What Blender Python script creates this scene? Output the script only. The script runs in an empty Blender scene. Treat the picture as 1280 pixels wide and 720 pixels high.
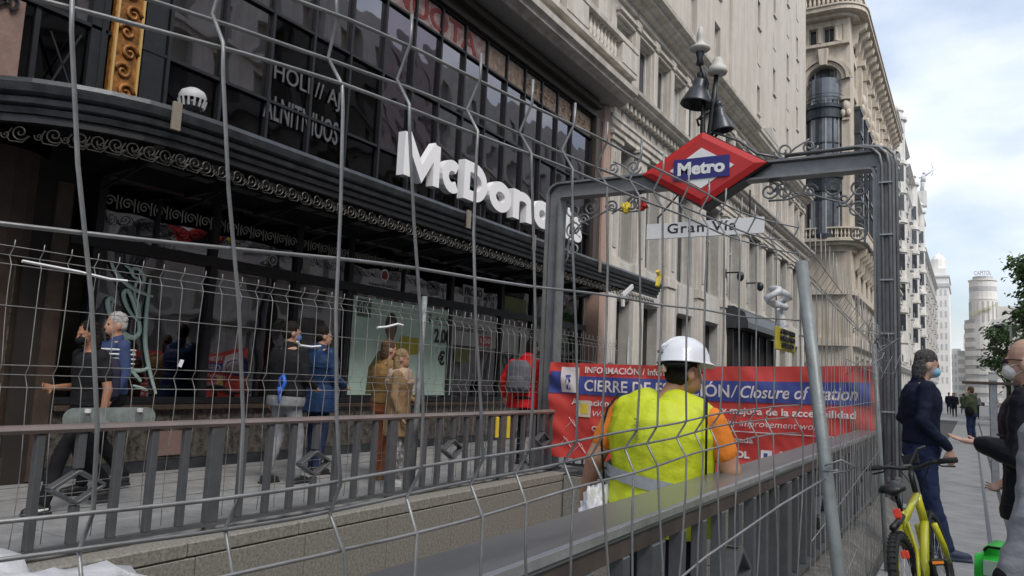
import bpy, bmesh, math, random
from mathutils import Vector, Matrix, Euler, noise
random.seed(7)
R = math.radians
C = bpy.context.scene.collection
sc = bpy.context.scene

# ---------------------------------------------------------------- camera
PSI, PITCH, ROLL, CZ = R(31.2), math.atan(110 / 950.0), math.atan(0.045), 1.45
fwd = Vector((-math.sin(PSI) * math.cos(PITCH), math.cos(PSI) * math.cos(PITCH), math.sin(PITCH)))
rt = Vector((math.cos(PSI), math.sin(PSI), 0)); up = rt.cross(fwd)
RR = rt * math.cos(ROLL) + up * math.sin(ROLL); UU = -rt * math.sin(ROLL) + up * math.cos(ROLL)
cam_d = bpy.data.cameras.new('camera'); cam = bpy.data.objects.new('camera', cam_d); C.objects.link(cam)
cam_d.sensor_width = 36; cam_d.lens = 950 / 1280 * 36; cam_d.clip_start = 0.05; cam_d.clip_end = 6000
m3 = Matrix((RR, UU, -fwd)).transposed()
cam.matrix_world = Matrix.Translation((0, 0, CZ)) @ m3.to_4x4()
sc.camera = cam
sc.view_settings.view_transform = 'Standard'; sc.view_settings.look = 'None'
sc.view_settings.gamma = 1; sc.view_settings.exposure = 0.92

# ---------------------------------------------------------------- sky and sun (bright overcast)
SUN_EL, SUN_AZ = R(48), R(120)      # azimuth clockwise from +Y
w = bpy.data.worlds.new('World'); sc.world = w; w.use_nodes = True
nt = w.node_tree; nt.nodes.clear()
N = nt.nodes.new; L = nt.links.new
out = N('ShaderNodeOutputWorld'); bg = N('ShaderNodeBackground'); bg.inputs[1].default_value = 0.11
sky = N('ShaderNodeTexSky'); sky.sky_type = 'NISHITA'; sky.sun_disc = False
sky.sun_elevation = SUN_EL; sky.sun_rotation = SUN_AZ; sky.air_density = 1.2; sky.dust_density = 3
tc = N('ShaderNodeTexCoord'); mp = N('ShaderNodeMapping'); mp.inputs['Scale'].default_value = (1.0, 1.0, 2.6)
n1 = N('ShaderNodeTexNoise'); n1.inputs['Scale'].default_value = 2.6; n1.inputs['Detail'].default_value = 7; n1.inputs['Roughness'].default_value = .5
rp = N('ShaderNodeValToRGB'); rp.color_ramp.elements[0].position = .36; rp.color_ramp.elements[1].position = .6
rp.color_ramp.elements[0].color = (.42, .42, .42, 1); rp.color_ramp.elements[1].color = (.97, .97, .97, 1)
n2 = N('ShaderNodeTexNoise'); n2.inputs['Scale'].default_value = 5; n2.inputs['Detail'].default_value = 6
cr = N('ShaderNodeValToRGB'); cr.color_ramp.elements[0].position = .35; cr.color_ramp.elements[1].position = .68
cr.color_ramp.elements[0].color = (3.5, 4.0, 4.9, 1); cr.color_ramp.elements[1].color = (5.6, 5.85, 6.2, 1)
mx = N('ShaderNodeMix'); mx.data_type = 'RGBA'
L(tc.outputs['Generated'], mp.inputs[0]); L(mp.outputs[0], n1.inputs[0]); L(mp.outputs[0], n2.inputs[0])
L(n1.outputs[0], rp.inputs[0]); L(n2.outputs[0], cr.inputs[0])
L(rp.outputs[0], mx.inputs[0]); L(sky.outputs[0], mx.inputs[6]); L(cr.outputs[0], mx.inputs[7])
L(mx.outputs[2], bg.inputs[0]); L(bg.outputs[0], out.inputs[0])
sd = bpy.data.lights.new('sun', 'SUN'); sun = bpy.data.objects.new('sun', sd); C.objects.link(sun)
sd.energy = 1.5; sd.angle = R(28); sd.color = (1, .95, .88)
sv = Vector((math.sin(SUN_AZ) * math.cos(SUN_EL), math.cos(SUN_AZ) * math.cos(SUN_EL), math.sin(SUN_EL)))
sun.rotation_euler = sv.to_track_quat('Z', 'Y').to_euler()

# ---------------------------------------------------------------- materials
MATS = {}
def mat(name, col, rough=.7, metal=0, var=.12, scale=6, bump=.15, bscale=None, spec=.5, col2=None, emit=0, trans=0, alpha=1, stretch=None, coat=0, streak=0):
    if name in MATS: return MATS[name]
    m = bpy.data.materials.new(name); m.use_nodes = True; t = m.node_tree; b = t.nodes['Principled BSDF']
    b.inputs['Roughness'].default_value = rough; b.inputs['Metallic'].default_value = metal
    if name.split('_')[0] in ('cloth', 'puffer', 'denim', 'jacket', 'coat', 'hair', 'striped', 'shirt', 'backpack'): spec = .15
    b.inputs['Specular IOR Level'].default_value = spec; b.inputs['Coat Weight'].default_value = coat
    co = t.nodes.new('ShaderNodeTexCoord'); src = co.outputs['Object']
    if stretch:
        mm = t.nodes.new('ShaderNodeMapping'); mm.inputs['Scale'].default_value = stretch
        t.links.new(src, mm.inputs[0]); src = mm.outputs[0]
    n = t.nodes.new('ShaderNodeTexNoise'); n.inputs['Scale'].default_value = scale; n.inputs['Detail'].default_value = 6; n.inputs['Roughness'].default_value = .65
    t.links.new(src, n.inputs[0])
    r = t.nodes.new('ShaderNodeValToRGB'); r.color_ramp.elements[0].position = .3; r.color_ramp.elements[1].position = .7
    c1 = [max(0, c * (1 - var)) for c in col]; c2 = [min(1, c * (1 + var)) for c in col] if col2 is None else col2
    r.color_ramp.elements[0].color = (*c1, 1); r.color_ramp.elements[1].color = (*c2, 1)
    t.links.new(n.outputs[0], r.inputs[0]); last = r.outputs[0]
    if streak:
        mm = t.nodes.new('ShaderNodeMapping'); mm.inputs['Scale'].default_value = (1.3, 1.3, .12)
        t.links.new(co.outputs['Object'], mm.inputs[0])
        n3 = t.nodes.new('ShaderNodeTexNoise'); n3.inputs['Scale'].default_value = 2.2; n3.inputs['Detail'].default_value = 5
        t.links.new(mm.outputs[0], n3.inputs[0])
        r3 = t.nodes.new('ShaderNodeValToRGB'); r3.color_ramp.elements[0].position = .35; r3.color_ramp.elements[1].position = .6
        g = 1 - streak; r3.color_ramp.elements[0].color = (g, g * .98, g * .95, 1); r3.color_ramp.elements[1].color = (1, 1, 1, 1)
        t.links.new(n3.outputs[0], r3.inputs[0])
        mu = t.nodes.new('ShaderNodeMix'); mu.data_type = 'RGBA'; mu.blend_type = 'MULTIPLY'; mu.inputs[0].default_value = 1
        t.links.new(last, mu.inputs[6]); t.links.new(r3.outputs[0], mu.inputs[7]); last = mu.outputs[2]
    t.links.new(last, b.inputs['Base Color'])
    if bump:
        bp = t.nodes.new('ShaderNodeBump'); bp.inputs['Strength'].default_value = bump; bp.inputs['Distance'].default_value = .01
        nb = t.nodes.new('ShaderNodeTexNoise'); nb.inputs['Scale'].default_value = bscale or scale * 8; nb.inputs['Detail'].default_value = 5
        t.links.new(src, nb.inputs[0]); t.links.new(nb.outputs[0], bp.inputs['Height']); t.links.new(bp.outputs[0], b.inputs['Normal'])
    if emit:
        b.inputs['Emission Color'].default_value = (*col, 1); b.inputs['Emission Strength'].default_value = emit
    MATS[name] = m; return m
def glass(name, tint, refl=1.0, rough=.02, ior=1.5, wob=.02):
    """thin window glass: clear tinted body, fresnel mirror on top"""
    m = bpy.data.materials.new(name); m.use_nodes = True; t = m.node_tree; t.nodes.clear()
    o = t.nodes.new('ShaderNodeOutputMaterial'); tr = t.nodes.new('ShaderNodeBsdfTransparent'); tr.inputs[0].default_value = (*tint, 1)
    gl = t.nodes.new('ShaderNodeBsdfGlossy'); gl.inputs[0].default_value = (refl, refl * (.86 if 'mauve' in name else .95), refl, 1); gl.inputs['Roughness'].default_value = rough
    fr = t.nodes.new('ShaderNodeFresnel'); fr.inputs[0].default_value = ior
    mxs = t.nodes.new('ShaderNodeMixShader')
    co = t.nodes.new('ShaderNodeTexCoord'); nb = t.nodes.new('ShaderNodeTexNoise'); nb.inputs['Scale'].default_value = 1.3; nb.inputs['Detail'].default_value = 1
    bp = t.nodes.new('ShaderNodeBump'); bp.inputs['Strength'].default_value = .6; bp.inputs['Distance'].default_value = wob
    t.links.new(co.outputs['Object'], nb.inputs[0]); t.links.new(nb.outputs[0], bp.inputs['Height']); t.links.new(bp.outputs[0], gl.inputs['Normal'])
    t.links.new(fr.outputs[0], mxs.inputs[0]); t.links.new(tr.outputs[0], mxs.inputs[1]); t.links.new(gl.outputs[0], mxs.inputs[2]); t.links.new(mxs.outputs[0], o.inputs[0])
    MATS[name] = m; return m

M_pave = mat('paving', (.25, .25, .25), .8, var=.26, scale=3.1, bump=.25, bscale=70)
M_joint = mat('joint', (.07, .068, .065), .95)
M_road = mat('asphalt', (.055, .055, .057), .9)
M_granite = mat('granite', (.23, .215, .19), .8, var=.45, scale=38, bump=.4, bscale=60)
M_granite2 = mat('granite_dirty', (.15, .14, .125), .85, var=.55, scale=9, bump=.5, bscale=50)
M_rail = mat('rail_paint', (.115, .12, .127), .38, metal=.25, var=.22, scale=7, bump=.12)
M_railtop = mat('rail_top', (.17, .17, .175), .3, metal=.25, var=.25, scale=5, bump=.08, stretch=(1, .15, 1))
M_handrail = mat('handrail', (.19, .18, .17), .4, metal=.15, var=.3, scale=2, bump=.12, col2=(.27, .20, .185))
M_galv = mat('galvanised', (.30, .31, .32), .42, metal=.65, var=.2, scale=14, bump=.1)
M_wire = mat('wire_steel', (.29, .29, .29), .42, metal=.5, var=.35, scale=9, bump=.1)
M_wirefar = mat('wire_far', (.30, .30, .29), .5, metal=.35, var=.25, scale=9, bump=0)
M_black = mat('black_metal', (.018, .019, .022), .42, metal=.2, var=.3, scale=9, bump=.1)
M_canopy = mat('canopy_metal', (.042, .046, .052), .35, metal=.3, var=.5, scale=5, bump=.2)
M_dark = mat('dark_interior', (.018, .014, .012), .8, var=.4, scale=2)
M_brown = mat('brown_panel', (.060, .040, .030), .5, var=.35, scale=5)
M_gold = mat('gilded', (.24, .10, .022), .5, metal=.3, var=.75, scale=11, bump=.6)
M_frame = mat('frame_paint', (.19, .195, .20), .4, metal=.2, var=.2, scale=5, bump=.15)
M_post = mat('post_grey', (.24, .26, .26), .45, metal=.2, var=.25, scale=9, bump=.15)
M_stone = mat('grey_stone', (.56, .53, .485), .8, var=.1, scale=3, bump=.2, streak=.28)
M_stone2 = mat('grey_stone_panel', (.42, .41, .39), .8, var=.12, scale=4, bump=.2, streak=.2)
M_tower = mat('tower_stone', (.52, .485, .44), .85, var=.07, scale=1.5, bump=.12, streak=.13)
M_beige = mat('beige_stone', (.54, .485, .41), .8, var=.1, scale=2, bump=.2, streak=.25)
M_white = mat('white_stone', (.62, .61, .59), .85, var=.1, scale=1, bump=.2, streak=.2)
M_farw = mat('far_render', (.74, .72, .68), .85, var=.06, scale=.3, bump=0)
M_fargrey = mat('far_grey', (.48, .48, .48), .85, var=.1, scale=.3, bump=0)
M_winblue = mat('window_bluish', (.075, .09, .11), .1, var=.5, scale=1.2, bump=0, spec=1)
M_winfar = mat('window_dark', (.03, .035, .042), .12, var=.5, scale=2, bump=0, spec=.7)
M_blind = mat('window_blind', (.5, .5, .48), .5, var=.1, scale=3, bump=0)
M_iron = mat('iron_bluegrey', (.035, .045, .055), .4, metal=.4, var=.3)
M_red = mat('sign_red', (.50, .022, .022), .45, var=.08, scale=3, bump=.03)
M_blue = mat('sign_blue', (.018, .016, .17), .3, var=.08, bump=.02)
M_signw = mat('sign_white', (.78, .78, .78), .35, var=.04, bump=.02)
M_lettw = mat('letter_white', (.80, .80, .82), .4, var=.04, scale=2, bump=.02)
M_lettside = mat('letter_side', (.42, .43, .45), .45, var=.05, bump=.02)
M_banner = mat('banner_red', (.56, .05, .04), .55, var=.12, scale=3, bump=.1)
M_bannerb = mat('banner_blue', (.045, .065, .26), .55, var=.1, scale=3, bump=.08)
M_bprint = mat('banner_white_print', (.70, .62, .62), .55, var=.1, scale=8, bump=0)
M_txt = mat('black_print', (.02, .02, .025), .5, bump=0)
M_yel = mat('yellow_print', (.75, .55, .05), .5, bump=.05)
M_skin = mat('skin', (.42, .23, .155), .5, var=.12, scale=7, bump=.1, bscale=120)
M_skin2 = mat('skin_pale', (.50, .30, .22), .5, var=.12, scale=9, bump=.1, bscale=120)
G_shop = glass('shop_glass', (.66, .70, .68), .92, ior=2.7)
G_upper = glass('upper_glass', (.30, .27, .32), .85, ior=3.2, wob=.005)
G_mauve = glass('mauve_glass', (.42, .26, .34), .75, ior=2.6)

# ---------------------------------------------------------------- object helpers
def tag(o, label=None, cat=None, group=None, kind=None):
    if label: o['label'] = label
    if cat: o['category'] = cat
    if group: o['group'] = group
    if kind: o['kind'] = kind
    return o
def thing(name, label, cat, loc=(0, 0, 0), rotz=0, group=None, scale=1):
    o = bpy.data.objects.new(name, None); C.objects.link(o); o.empty_display_size = .2
    o.location = loc; o.rotation_euler = (0, 0, rotz); o.scale = (scale,) * 3
    return tag(o, label, cat, group)
def link(name, me, parent=None, loc=None, rot=None):
    o = bpy.data.objects.new(name, me); C.objects.link(o)
    if parent: o.parent = parent
    if loc is not None: o.location = loc
    if rot is not None: o.rotation_euler = rot
    return o
class MB:
    """collects shapes (optionally through a mapping T) and links them as one mesh"""
    def __init__(s, T=None): s.v = []; s.f = []; s.T = T; s.mi = []; s.cur = 0
    def add(s, vs, fs):
        b = len(s.v); s.v += [s.T(*p) if s.T else tuple(p) for p in vs]
        s.f += [tuple(i + b for i in f) for f in fs]; s.mi += [s.cur] * len(fs); return s
    def box(s, x0, x1, y0, y1, z0, z1):
        return s.add([(x, y, z) for x in (x0, x1) for y in (y0, y1) for z in (z0, z1)],
                     [(0, 1, 3, 2), (4, 6, 7, 5), (0, 4, 5, 1), (2, 3, 7, 6), (0, 2, 6, 4), (1, 5, 7, 3)])
    def bar(s, a, b, wd, ht, upv=(0, 0, 1)):
        a, b = Vector(a), Vector(b); d = (b - a).normalized(); u = Vector(upv)
        if abs(d.dot(u)) > .95: u = Vector((0, 1, 0))
        x = d.cross(u).normalized() * wd / 2; y = x.normalized().cross(d).normalized() * ht / 2
        return s.add([p + sx * x + sy * y for p in (a, b) for sx in (-1, 1) for sy in (-1, 1)],
                     [(0, 1, 3, 2), (4, 6, 7, 5), (0, 4, 5, 1), (2, 3, 7, 6), (0, 2, 6, 4), (1, 5, 7, 3)])
    def tube(s, pts, r, n=6, cap=True):
        pts = [Vector(p) for p in pts]; rs = r if isinstance(r, (list, tuple)) else [r] * len(pts)
        vs = []; prev = None
        for i, p in enumerate(pts):
            t = (pts[min(i + 1, len(pts) - 1)] - pts[max(i - 1, 0)])
            t = t.normalized() if t.length > 1e-9 else Vector((0, 0, 1))
            if prev is None:
                u = Vector((0, 0, 1)) if abs(t.z) < .9 else Vector((1, 0, 0))
                x = t.cross(u).normalized()
            else:
                x = (prev - t * prev.dot(t)).normalized()
            prev = x; y = t.cross(x)
            vs += [p + (x * math.cos(2 * math.pi * k / n) + y * math.sin(2 * math.pi * k / n)) * rs[i] for k in range(n)]
        fs = [(i * n + k, i * n + (k + 1) % n, (i + 1) * n + (k + 1) % n, (i + 1) * n + k) for i in range(len(pts) - 1) for k in range(n)]
        if cap: fs += [tuple(range(n))[::-1], tuple((len(pts) - 1) * n + k for k in range(n))]
        return s.add(vs, fs)
    def lathe(s, prof, c=(0, 0, 0), n=16, a0=0, a1=2 * math.pi, cap=False):
        full = abs(a1 - a0 - 2 * math.pi) < 1e-6; m = n if full else n + 1
        vs = [(c[0] + r * math.cos(a0 + (a1 - a0) * k / n), c[1] + r * math.sin(a0 + (a1 - a0) * k / n), c[2] + z) for r, z in prof for k in range(m)]
        fs = [(i * m + k, i * m + (k + 1) % m, (i + 1) * m + (k + 1) % m, (i + 1) * m + k) for i in range(len(prof) - 1) for k in range(n)]
        return s.add(vs, fs)
    def sphere(s, c, r, n=10, m=7):
        rx, ry, rz = r if isinstance(r, (list, tuple)) else (r, r, r)
        vs = [(c[0] + rx * math.sin(math.pi * i / m) * math.cos(2 * math.pi * k / n), c[1] + ry * math.sin(math.pi * i / m) * math.sin(2 * math.pi * k / n), c[2] + rz * math.cos(math.pi * i / m)) for i in range(m + 1) for k in range(n)]
        return s.add(vs, [(i * n + k, i * n + (k + 1) % n, (i + 1) * n + (k + 1) % n, (i + 1) * n + k) for i in range(m) for k in range(n)])
    def prism(s, poly, a0, a1, ax='x'):
        n = len(poly)
        f = {'x': lambda p, a: (a, p[0], p[1]), 'y': lambda p, a: (p[0], a, p[1]), 'z': lambda p, a: (p[0], p[1], a)}[ax]
        return s.add([f(p, a0) for p in poly] + [f(p, a1) for p in poly],
                     [tuple(range(n)), tuple(range(2 * n - 1, n - 1, -1))] + [(i, i + n, (i + 1) % n + n, (i + 1) % n) for i in range(n)])
    def mesh(s, name, m, smooth=False, bevel=0, off=(0, 0, 0)):
        me = bpy.data.meshes.new(name)
        me.from_pydata([(x - off[0], y - off[1], z - off[2]) for x, y, z in [tuple(p) for p in s.v]], [], s.f)
        for q in (m if isinstance(m, (list, tuple)) else [m]): me.materials.append(q)
        if len(set(s.mi)) > 1: me.polygons.foreach_set('material_index', s.mi)
        b = bmesh.new(); b.from_mesh(me)
        bmesh.ops.remove_doubles(b, verts=b.verts, dist=1e-5) if smooth else None
        if bevel: bmesh.ops.bevel(b, geom=[e for e in b.edges], offset=bevel, segments=1, affect='EDGES', clamp_overlap=True)
        bmesh.ops.recalc_face_normals(b, faces=b.faces); b.to_mesh(me); b.free()
        if smooth: me.polygons.foreach_set('use_smooth', [True] * len(me.polygons))
        return me
    def build(s, name, m, parent=None, smooth=False, bevel=0, local=False):
        off = (0, 0, 0)
        if parent is not None and not local:
            p = parent; off = Vector((0, 0, 0))
            while p is not None: off = off + Vector(p.location); p = p.parent
        return link(name, s.mesh(name, m, smooth, bevel, off), parent)
def struct(name, mb, m, parent=None, **k):
    o = mb.build(name, m, parent, **k)
    if parent is None: o['kind'] = 'structure'
    return o
def wpos(parent):
    p = parent; off = Vector((0, 0, 0))
    while p is not None: off = off + Vector(p.location); p = p.parent
    return off
def spiral(r0, turns, n=26, a0=0, sgn=1, rend=.15):
    return [(r0 * (1 - (1 - rend) * i / n) * math.cos(a0 + sgn * 2 * math.pi * turns * i / n), r0 * (1 - (1 - rend) * i / n) * math.sin(a0 + sgn * 2 * math.pi * turns * i / n)) for i in range(n + 1)]
TMP = bpy.data.scenes.new('scratch')
def evaluated(o):
    TMP.collection.objects.link(o)
    with bpy.context.temp_override(scene=TMP, view_layer=TMP.view_layers[0]): dg = bpy.context.evaluated_depsgraph_get(); dg.update()
    me = bpy.data.meshes.new_from_object(o.evaluated_get(dg), depsgraph=dg); bpy.data.objects.remove(o); return me
def text_mesh(s, size, extrude=.005, offset=0, shear=0, align='LEFT', bevel=0, space=1):
    cu = bpy.data.curves.new('txt', 'FONT'); cu.body = s; cu.size = size; cu.extrude = extrude; cu.offset = offset; cu.shear = shear
    cu.align_x = align; cu.resolution_u = 3; cu.space_character = space; cu.bevel_depth = bevel
    return evaluated(bpy.data.objects.new('txt', cu))
FX = Matrix(((0, 0, 1), (1, 0, 0), (0, 1, 0)))      # text facing +X, reading along +Y
FY = Matrix(((1, 0, 0), (0, 0, -1), (0, 1, 0)))     # text facing -Y, reading along +X
def put_text(name, s, size, m, loc, F, parent=None, width=None, height=None, **k):
    me = text_mesh(s, size, **k); me.materials.clear(); me.materials.append(m)
    xs = [v.co.x for v in me.vertices]; ys = [v.co.y for v in me.vertices]
    if not xs: return None
    sx = width / (max(xs) - min(xs)) if width else 1; sy = height / (max(ys) - min(ys)) if height else 1
    x0 = min(xs) if width else 0; y0 = min(ys) if height else 0
    off = wpos(parent) if parent else Vector((0, 0, 0))
    for v in me.vertices: v.co = F @ Vector(((v.co.x - x0) * sx, (v.co.y - y0) * sy, v.co.z)) + Vector(loc) - off
    return link(name, me, parent)
def wall_grid(mb, us, zs, holes, n0, n1):
    """wall of boxes on a grid of u and z edges, open where holes(i,j)"""
    for j in range(len(zs) - 1):
        i = 0
        while i < len(us) - 1:
            if holes(i, j): i += 1; continue
            k = i
            while k < len(us) - 1 and not holes(k, j): k += 1
            mb.box(us[i], us[k], n0, n1, zs[j], zs[j + 1]); i = k
def MX(X0): return lambda u, n, z: (X0 + n, u, z)      # facade facing +X
def MY(Y0): return lambda u, n, z: (u, Y0 - n, z)      # facade facing -Y
def window(parent, T, u0, u1, z0, z1, rec=-.25, fr=.06, mf=None, mg=None, mull=1, trans=(), name='window', lab=None):
    f = MB(T); d0, d1 = rec, rec + .06
    f.box(u0, u0 + fr, d0, d1, z0, z1); f.box(u1 - fr, u1, d0, d1, z0, z1)
    f.box(u0 + fr, u1 - fr, d0, d1, z0, z0 + fr); f.box(u0 + fr, u1 - fr, d0, d1, z1 - fr, z1)
    for k in range(1, mull + 1):
        c = u0 + (u1 - u0) * k / (mull + 1); f.box(c - fr * .4, c + fr * .4, d0 + .002, d1 - .002, z0 + fr, z1 - fr)
    for z in trans: f.box(u0 + fr, u1 - fr, d0 + .004, d1 - .004, z - fr * .4, z + fr * .4)
    o = f.build(name, mf or M_blind, parent)
    g = MB(T); g.box(u0 + fr * .5, u1 - fr * .5, d0 - .03, d0 - .01, z0 + fr * .5, z1 - fr * .5)
    g.build('pane', mg or M_winfar, o)
    return o
# ================================================================ GROUND
XR, XL, YE = -1.05, -5.65, 10.85                    # near rail, far rail, far end of the stairwell
HX0, HX1, HY0, HY1 = -5.42, -1.28, -3.0, 10.7       # the opening
g = MB()
def sheet(mb, x0, x1, y0, y1, z): mb.add([(x0, y0, z), (x1, y0, z), (x1, y1, z), (x0, y1, z)], [(0, 1, 2, 3)])
for a in ((-9.6, HX0 - .02, -12, 400), (HX1 + .02, 3.4, -12, 400), (HX0 - .02, HX1 + .02, HY1 + .02, 400), (HX0 - .02, HX1 + .02, -12, HY0 - .02)): sheet(g, *a, -.012)
pav = struct('pavement', g, M_joint)
g = MB(); sheet(g, -2500, 2500, -2500, 2500, -4.0); struct('ground', g, M_road)
g = MB(); sheet(g, 3.4, 16, -60, 600, -.12); struct('road', g, M_road)
g = MB(); g.box(3.38, 3.55, -12, 400, -.3, .01); struct('kerb', g, M_granite)
g = MB(); sheet(g, 16, 60, -60, 600, 0); struct('far_pavement', g, M_pave)
g = MB(); sheet(g, -160, -9.6, 52.3, 62.5, -.02); struct('side_street', g, M_road)
# paving slabs (parts of the pavement)
def slab_mesh(wx, wy):
    m = MB(); m.box(0, wx - .012, 0, wy - .012, -.05, 0); return m.mesh('slab', M_pave, bevel=.003)
smR, smL = slab_mesh(1.0, 1.5), slab_mesh(.9, 1.2)
for i in range(4):
    for j in range(34):
        x, y = -.68 + i * 1.0 + (.04 if i else 0), 1.2 + j * 1.5
        o = link('slab', smR, pav, (x, y, random.uniform(-.002, .002)), (0, 0, 0))
for i in range(4):
    for j in range(16): link('slab', smL, pav, (-9.35 + i * .9, .0 + j * 1.2, random.uniform(-.002, .002)))
for i in range(9):
    for j in range(6): link('slab', smL, pav, (-8.8 + i * .9, 19.2 + j * 1.2, random.uniform(-.002, .002)))
g = MB(); g.box(.12, .155, 2, 60, -.03, .006); tag(g.build('drain_slot', M_black), 'thin dark slot drain running straight down the right-hand pavement', 'drain')
# pavement rest beyond slabs: plain sheet flush with slabs
g = MB(); sheet(g, -9.6, 3.38, 52.5, 400, .0); struct('path', g, M_pave)

# ---------------------------------------------------------------- stairwell
sw = thing('stairwell', 'granite lined stairwell of the underground station between the two grey railings', 'stairwell', (-3.35, 4, 0))
m = MB(); m.box(.0, .28, 0, 1.18, -.12, .0); kerb_m = m.mesh('kerb_stone', M_granite, bevel=.012)
for j in range(12): link('kerb_stone', kerb_m, sw, Vector((HX0 - .28, HY0 + j * 1.19 - .02, .004)) - sw.location)
m = MB(); m.box(-.08, 0, 0, 1.19, -.98, -.0); m.box(-.08, 0, .0, 1.185, -2.9, -.99); wall_m = m.mesh('wall_stone', M_granite, bevel=.006)
for j in range(12): link('wall_stone', wall_m, sw, Vector((HX0, HY0 + j * 1.2, -.125)) - sw.location)
for j in range(12): link('wall_stone', wall_m, sw, Vector((HX1 + .081, HY0 + j * 1.2, -.03)) - sw.location)
for i in range(4):
    o = link('wall_stone', wall_m, sw, Vector((HX0 + .02 + i * 1.04, HY1 - .005, -.03)) - sw.location, (0, 0, R(-90)))
# outer kerb on our side: bevelled granite blocks
prof = [(XR - .22, -.03), (-.74, -.03), (-.74, .015), (-.93, .15), (XR - .22, .15)]
m = MB(); m.prism([(a, b) for a, b in prof], 0, 1.18, 'y'); 
kb = m.mesh('kerb_block', M_granite2, bevel=.01)
for j in range(12): link('kerb_block', kb, sw, Vector((0, -3.3 + j * 1.19, 0)) - sw.location)
# steps going down from the near end
for k in range(16):
    m = MB(); m.box(-2.75, HX1 - .01, 4.93 + k * .32, 4.93 + (k + 1) * .32, -3.0, -.25 - (k + 1) * .165); m.build('step', M_granite2, sw, bevel=.006)
m = MB(); m.box(-2.75, HX1 - .01, HY0, 4.92, -3.0, -.25); m.build('landing', M_granite2, sw)
m = MB(); m.box(HX0 + .01, HX1 - .01, HY0 - .08, HY0, -3, -.02); m.build('end_wall', M_granite2, sw)
m = MB(); m.box(HX0, HX1, 4, HY1, -3.2, -3.0); m.build('floor', M_granite2, sw)
# curved stair handrail end
hr = thing('stair_handrail', 'worn curved end of a stair handrail inside the stairwell', 'handrail', (-2.0, 1.5, -.18))
m = MB(); P = [(-2.05, 1.25, -.18), (-2.05, 1.25, .5)] + [(-2.05, 1.25 + .12 - .12 * math.cos(a), .5 + .12 * math.sin(a)) for a in [R(20 * i) for i in range(1, 9)]] + [(-2.05, 1.9, .42), (-2.05, 2.8, .1), (-2.05, 4.6, -.15)]
m.tube(P, .045, 10); m.build('rail', M_brown, hr, smooth=True)

# ---------------------------------------------------------------- railings
def railing(name, label, X, ys, y0, y1, group, ztop, wide, facing, zb=.0, mtop=None, post_ys=()):
    t = thing(name, label, 'railing', (X, y0, zb), group=group)
    m = MB(); h = .95 - zb
    if wide:
        m.prism([(X - .20, .915), (X + .03, .915), (X + .03, .965), (X + .015, .975), (X - .185, .975), (X - .20, .965)], y0, y1, 'y')
        m.build('top_plank', mtop, t)
        m = MB(); m.box(X - .01, X + .025, y0, y1, .83, .913); m.build('rail_skirt', M_rail, t)
        ztb = .83
    else:
        m.prism([(X - .04, .90), (X + .04, .90), (X + .05, .925), (X + .035, .95), (X, .96), (X - .035, .95), (X - .05, .925)], y0, y1, 'y')
        m.build('top_rail', mtop, t, smooth=False); ztb = .902
    m = MB(); m.box(X - .03, X + .03, y0, y1, zb + .055, zb + .09); m.build('bottom_rail', M_rail, t)
    b = MB(); b.box(-.022, .022, -.03, .03, 0, 1); 
    def unit(wx, wy, nm):
        b = MB(); b.box(-wx, wx, -wy, wy, zb + .09, ztb); return b.mesh(nm, M_rail, bevel=.004)
    bal, post = unit(.028, .03, 'baluster'), None
    b = MB(); b.box(-.032, .032, -.065, .065, zb + .09, ztb); b.box(-.03, .03, -.05, .05, zb - .06, zb + .055); post = b.mesh('post', M_rail, bevel=.004)
    loc = t.location
    # baluster with the diamond in its middle
    zc = .5; a, hh = .2, .115
    d = MB(); d.box(-.028, .028, -.03, .03, zb + .09, zc - hh - .02); dia = d.mesh('baluster', M_rail, bevel=.003)
    d = MB(); d.box(-.028, .028, -.03, .03, zc + hh + .02, ztb); dia2 = d.mesh('baluster', M_rail, bevel=.003)
    d = MB()
    pts = [(0, -a, zc), (0, 0, zc + hh), (0, a, zc), (0, 0, zc - hh)]
    for i in range(4): d.bar(pts[i], pts[(i + 1) % 4], .024, .085, (1, 0, 0))
    frm = d.mesh('diamond_frame', M_rail, bevel=.003)
    for c in ys:
        if y0 < c < y1:
            link('baluster', dia, t, Vector((X, c, 0)) - loc); link('baluster', dia2, t, Vector((X, c, 0)) - loc); link('diamond_frame', frm, t, Vector((X, c, 0)) - loc)
        for k in (-3, -2, -1, 1, 2, 3):
            y = c + k * .2975 * 1.0
            if y0 < y < y1: link('baluster', bal, t, Vector((X + random.uniform(-.004, .004), y, 0)) - loc, (0, 0, R(random.uniform(-3, 3))))
        y = c + 1.19
        if y0 < y < y1: link('post', post, t, Vector((X, y, 0)) - loc)
    return t
per = 2.38
railing('railing', 'far grey stair railing with worn brown top bar in front of the shop', XL, [3.28 + per * k for k in range(-3, 4)], -4.0, 10.95, None, .96, False, 1, 0.0, M_handrail)
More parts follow.
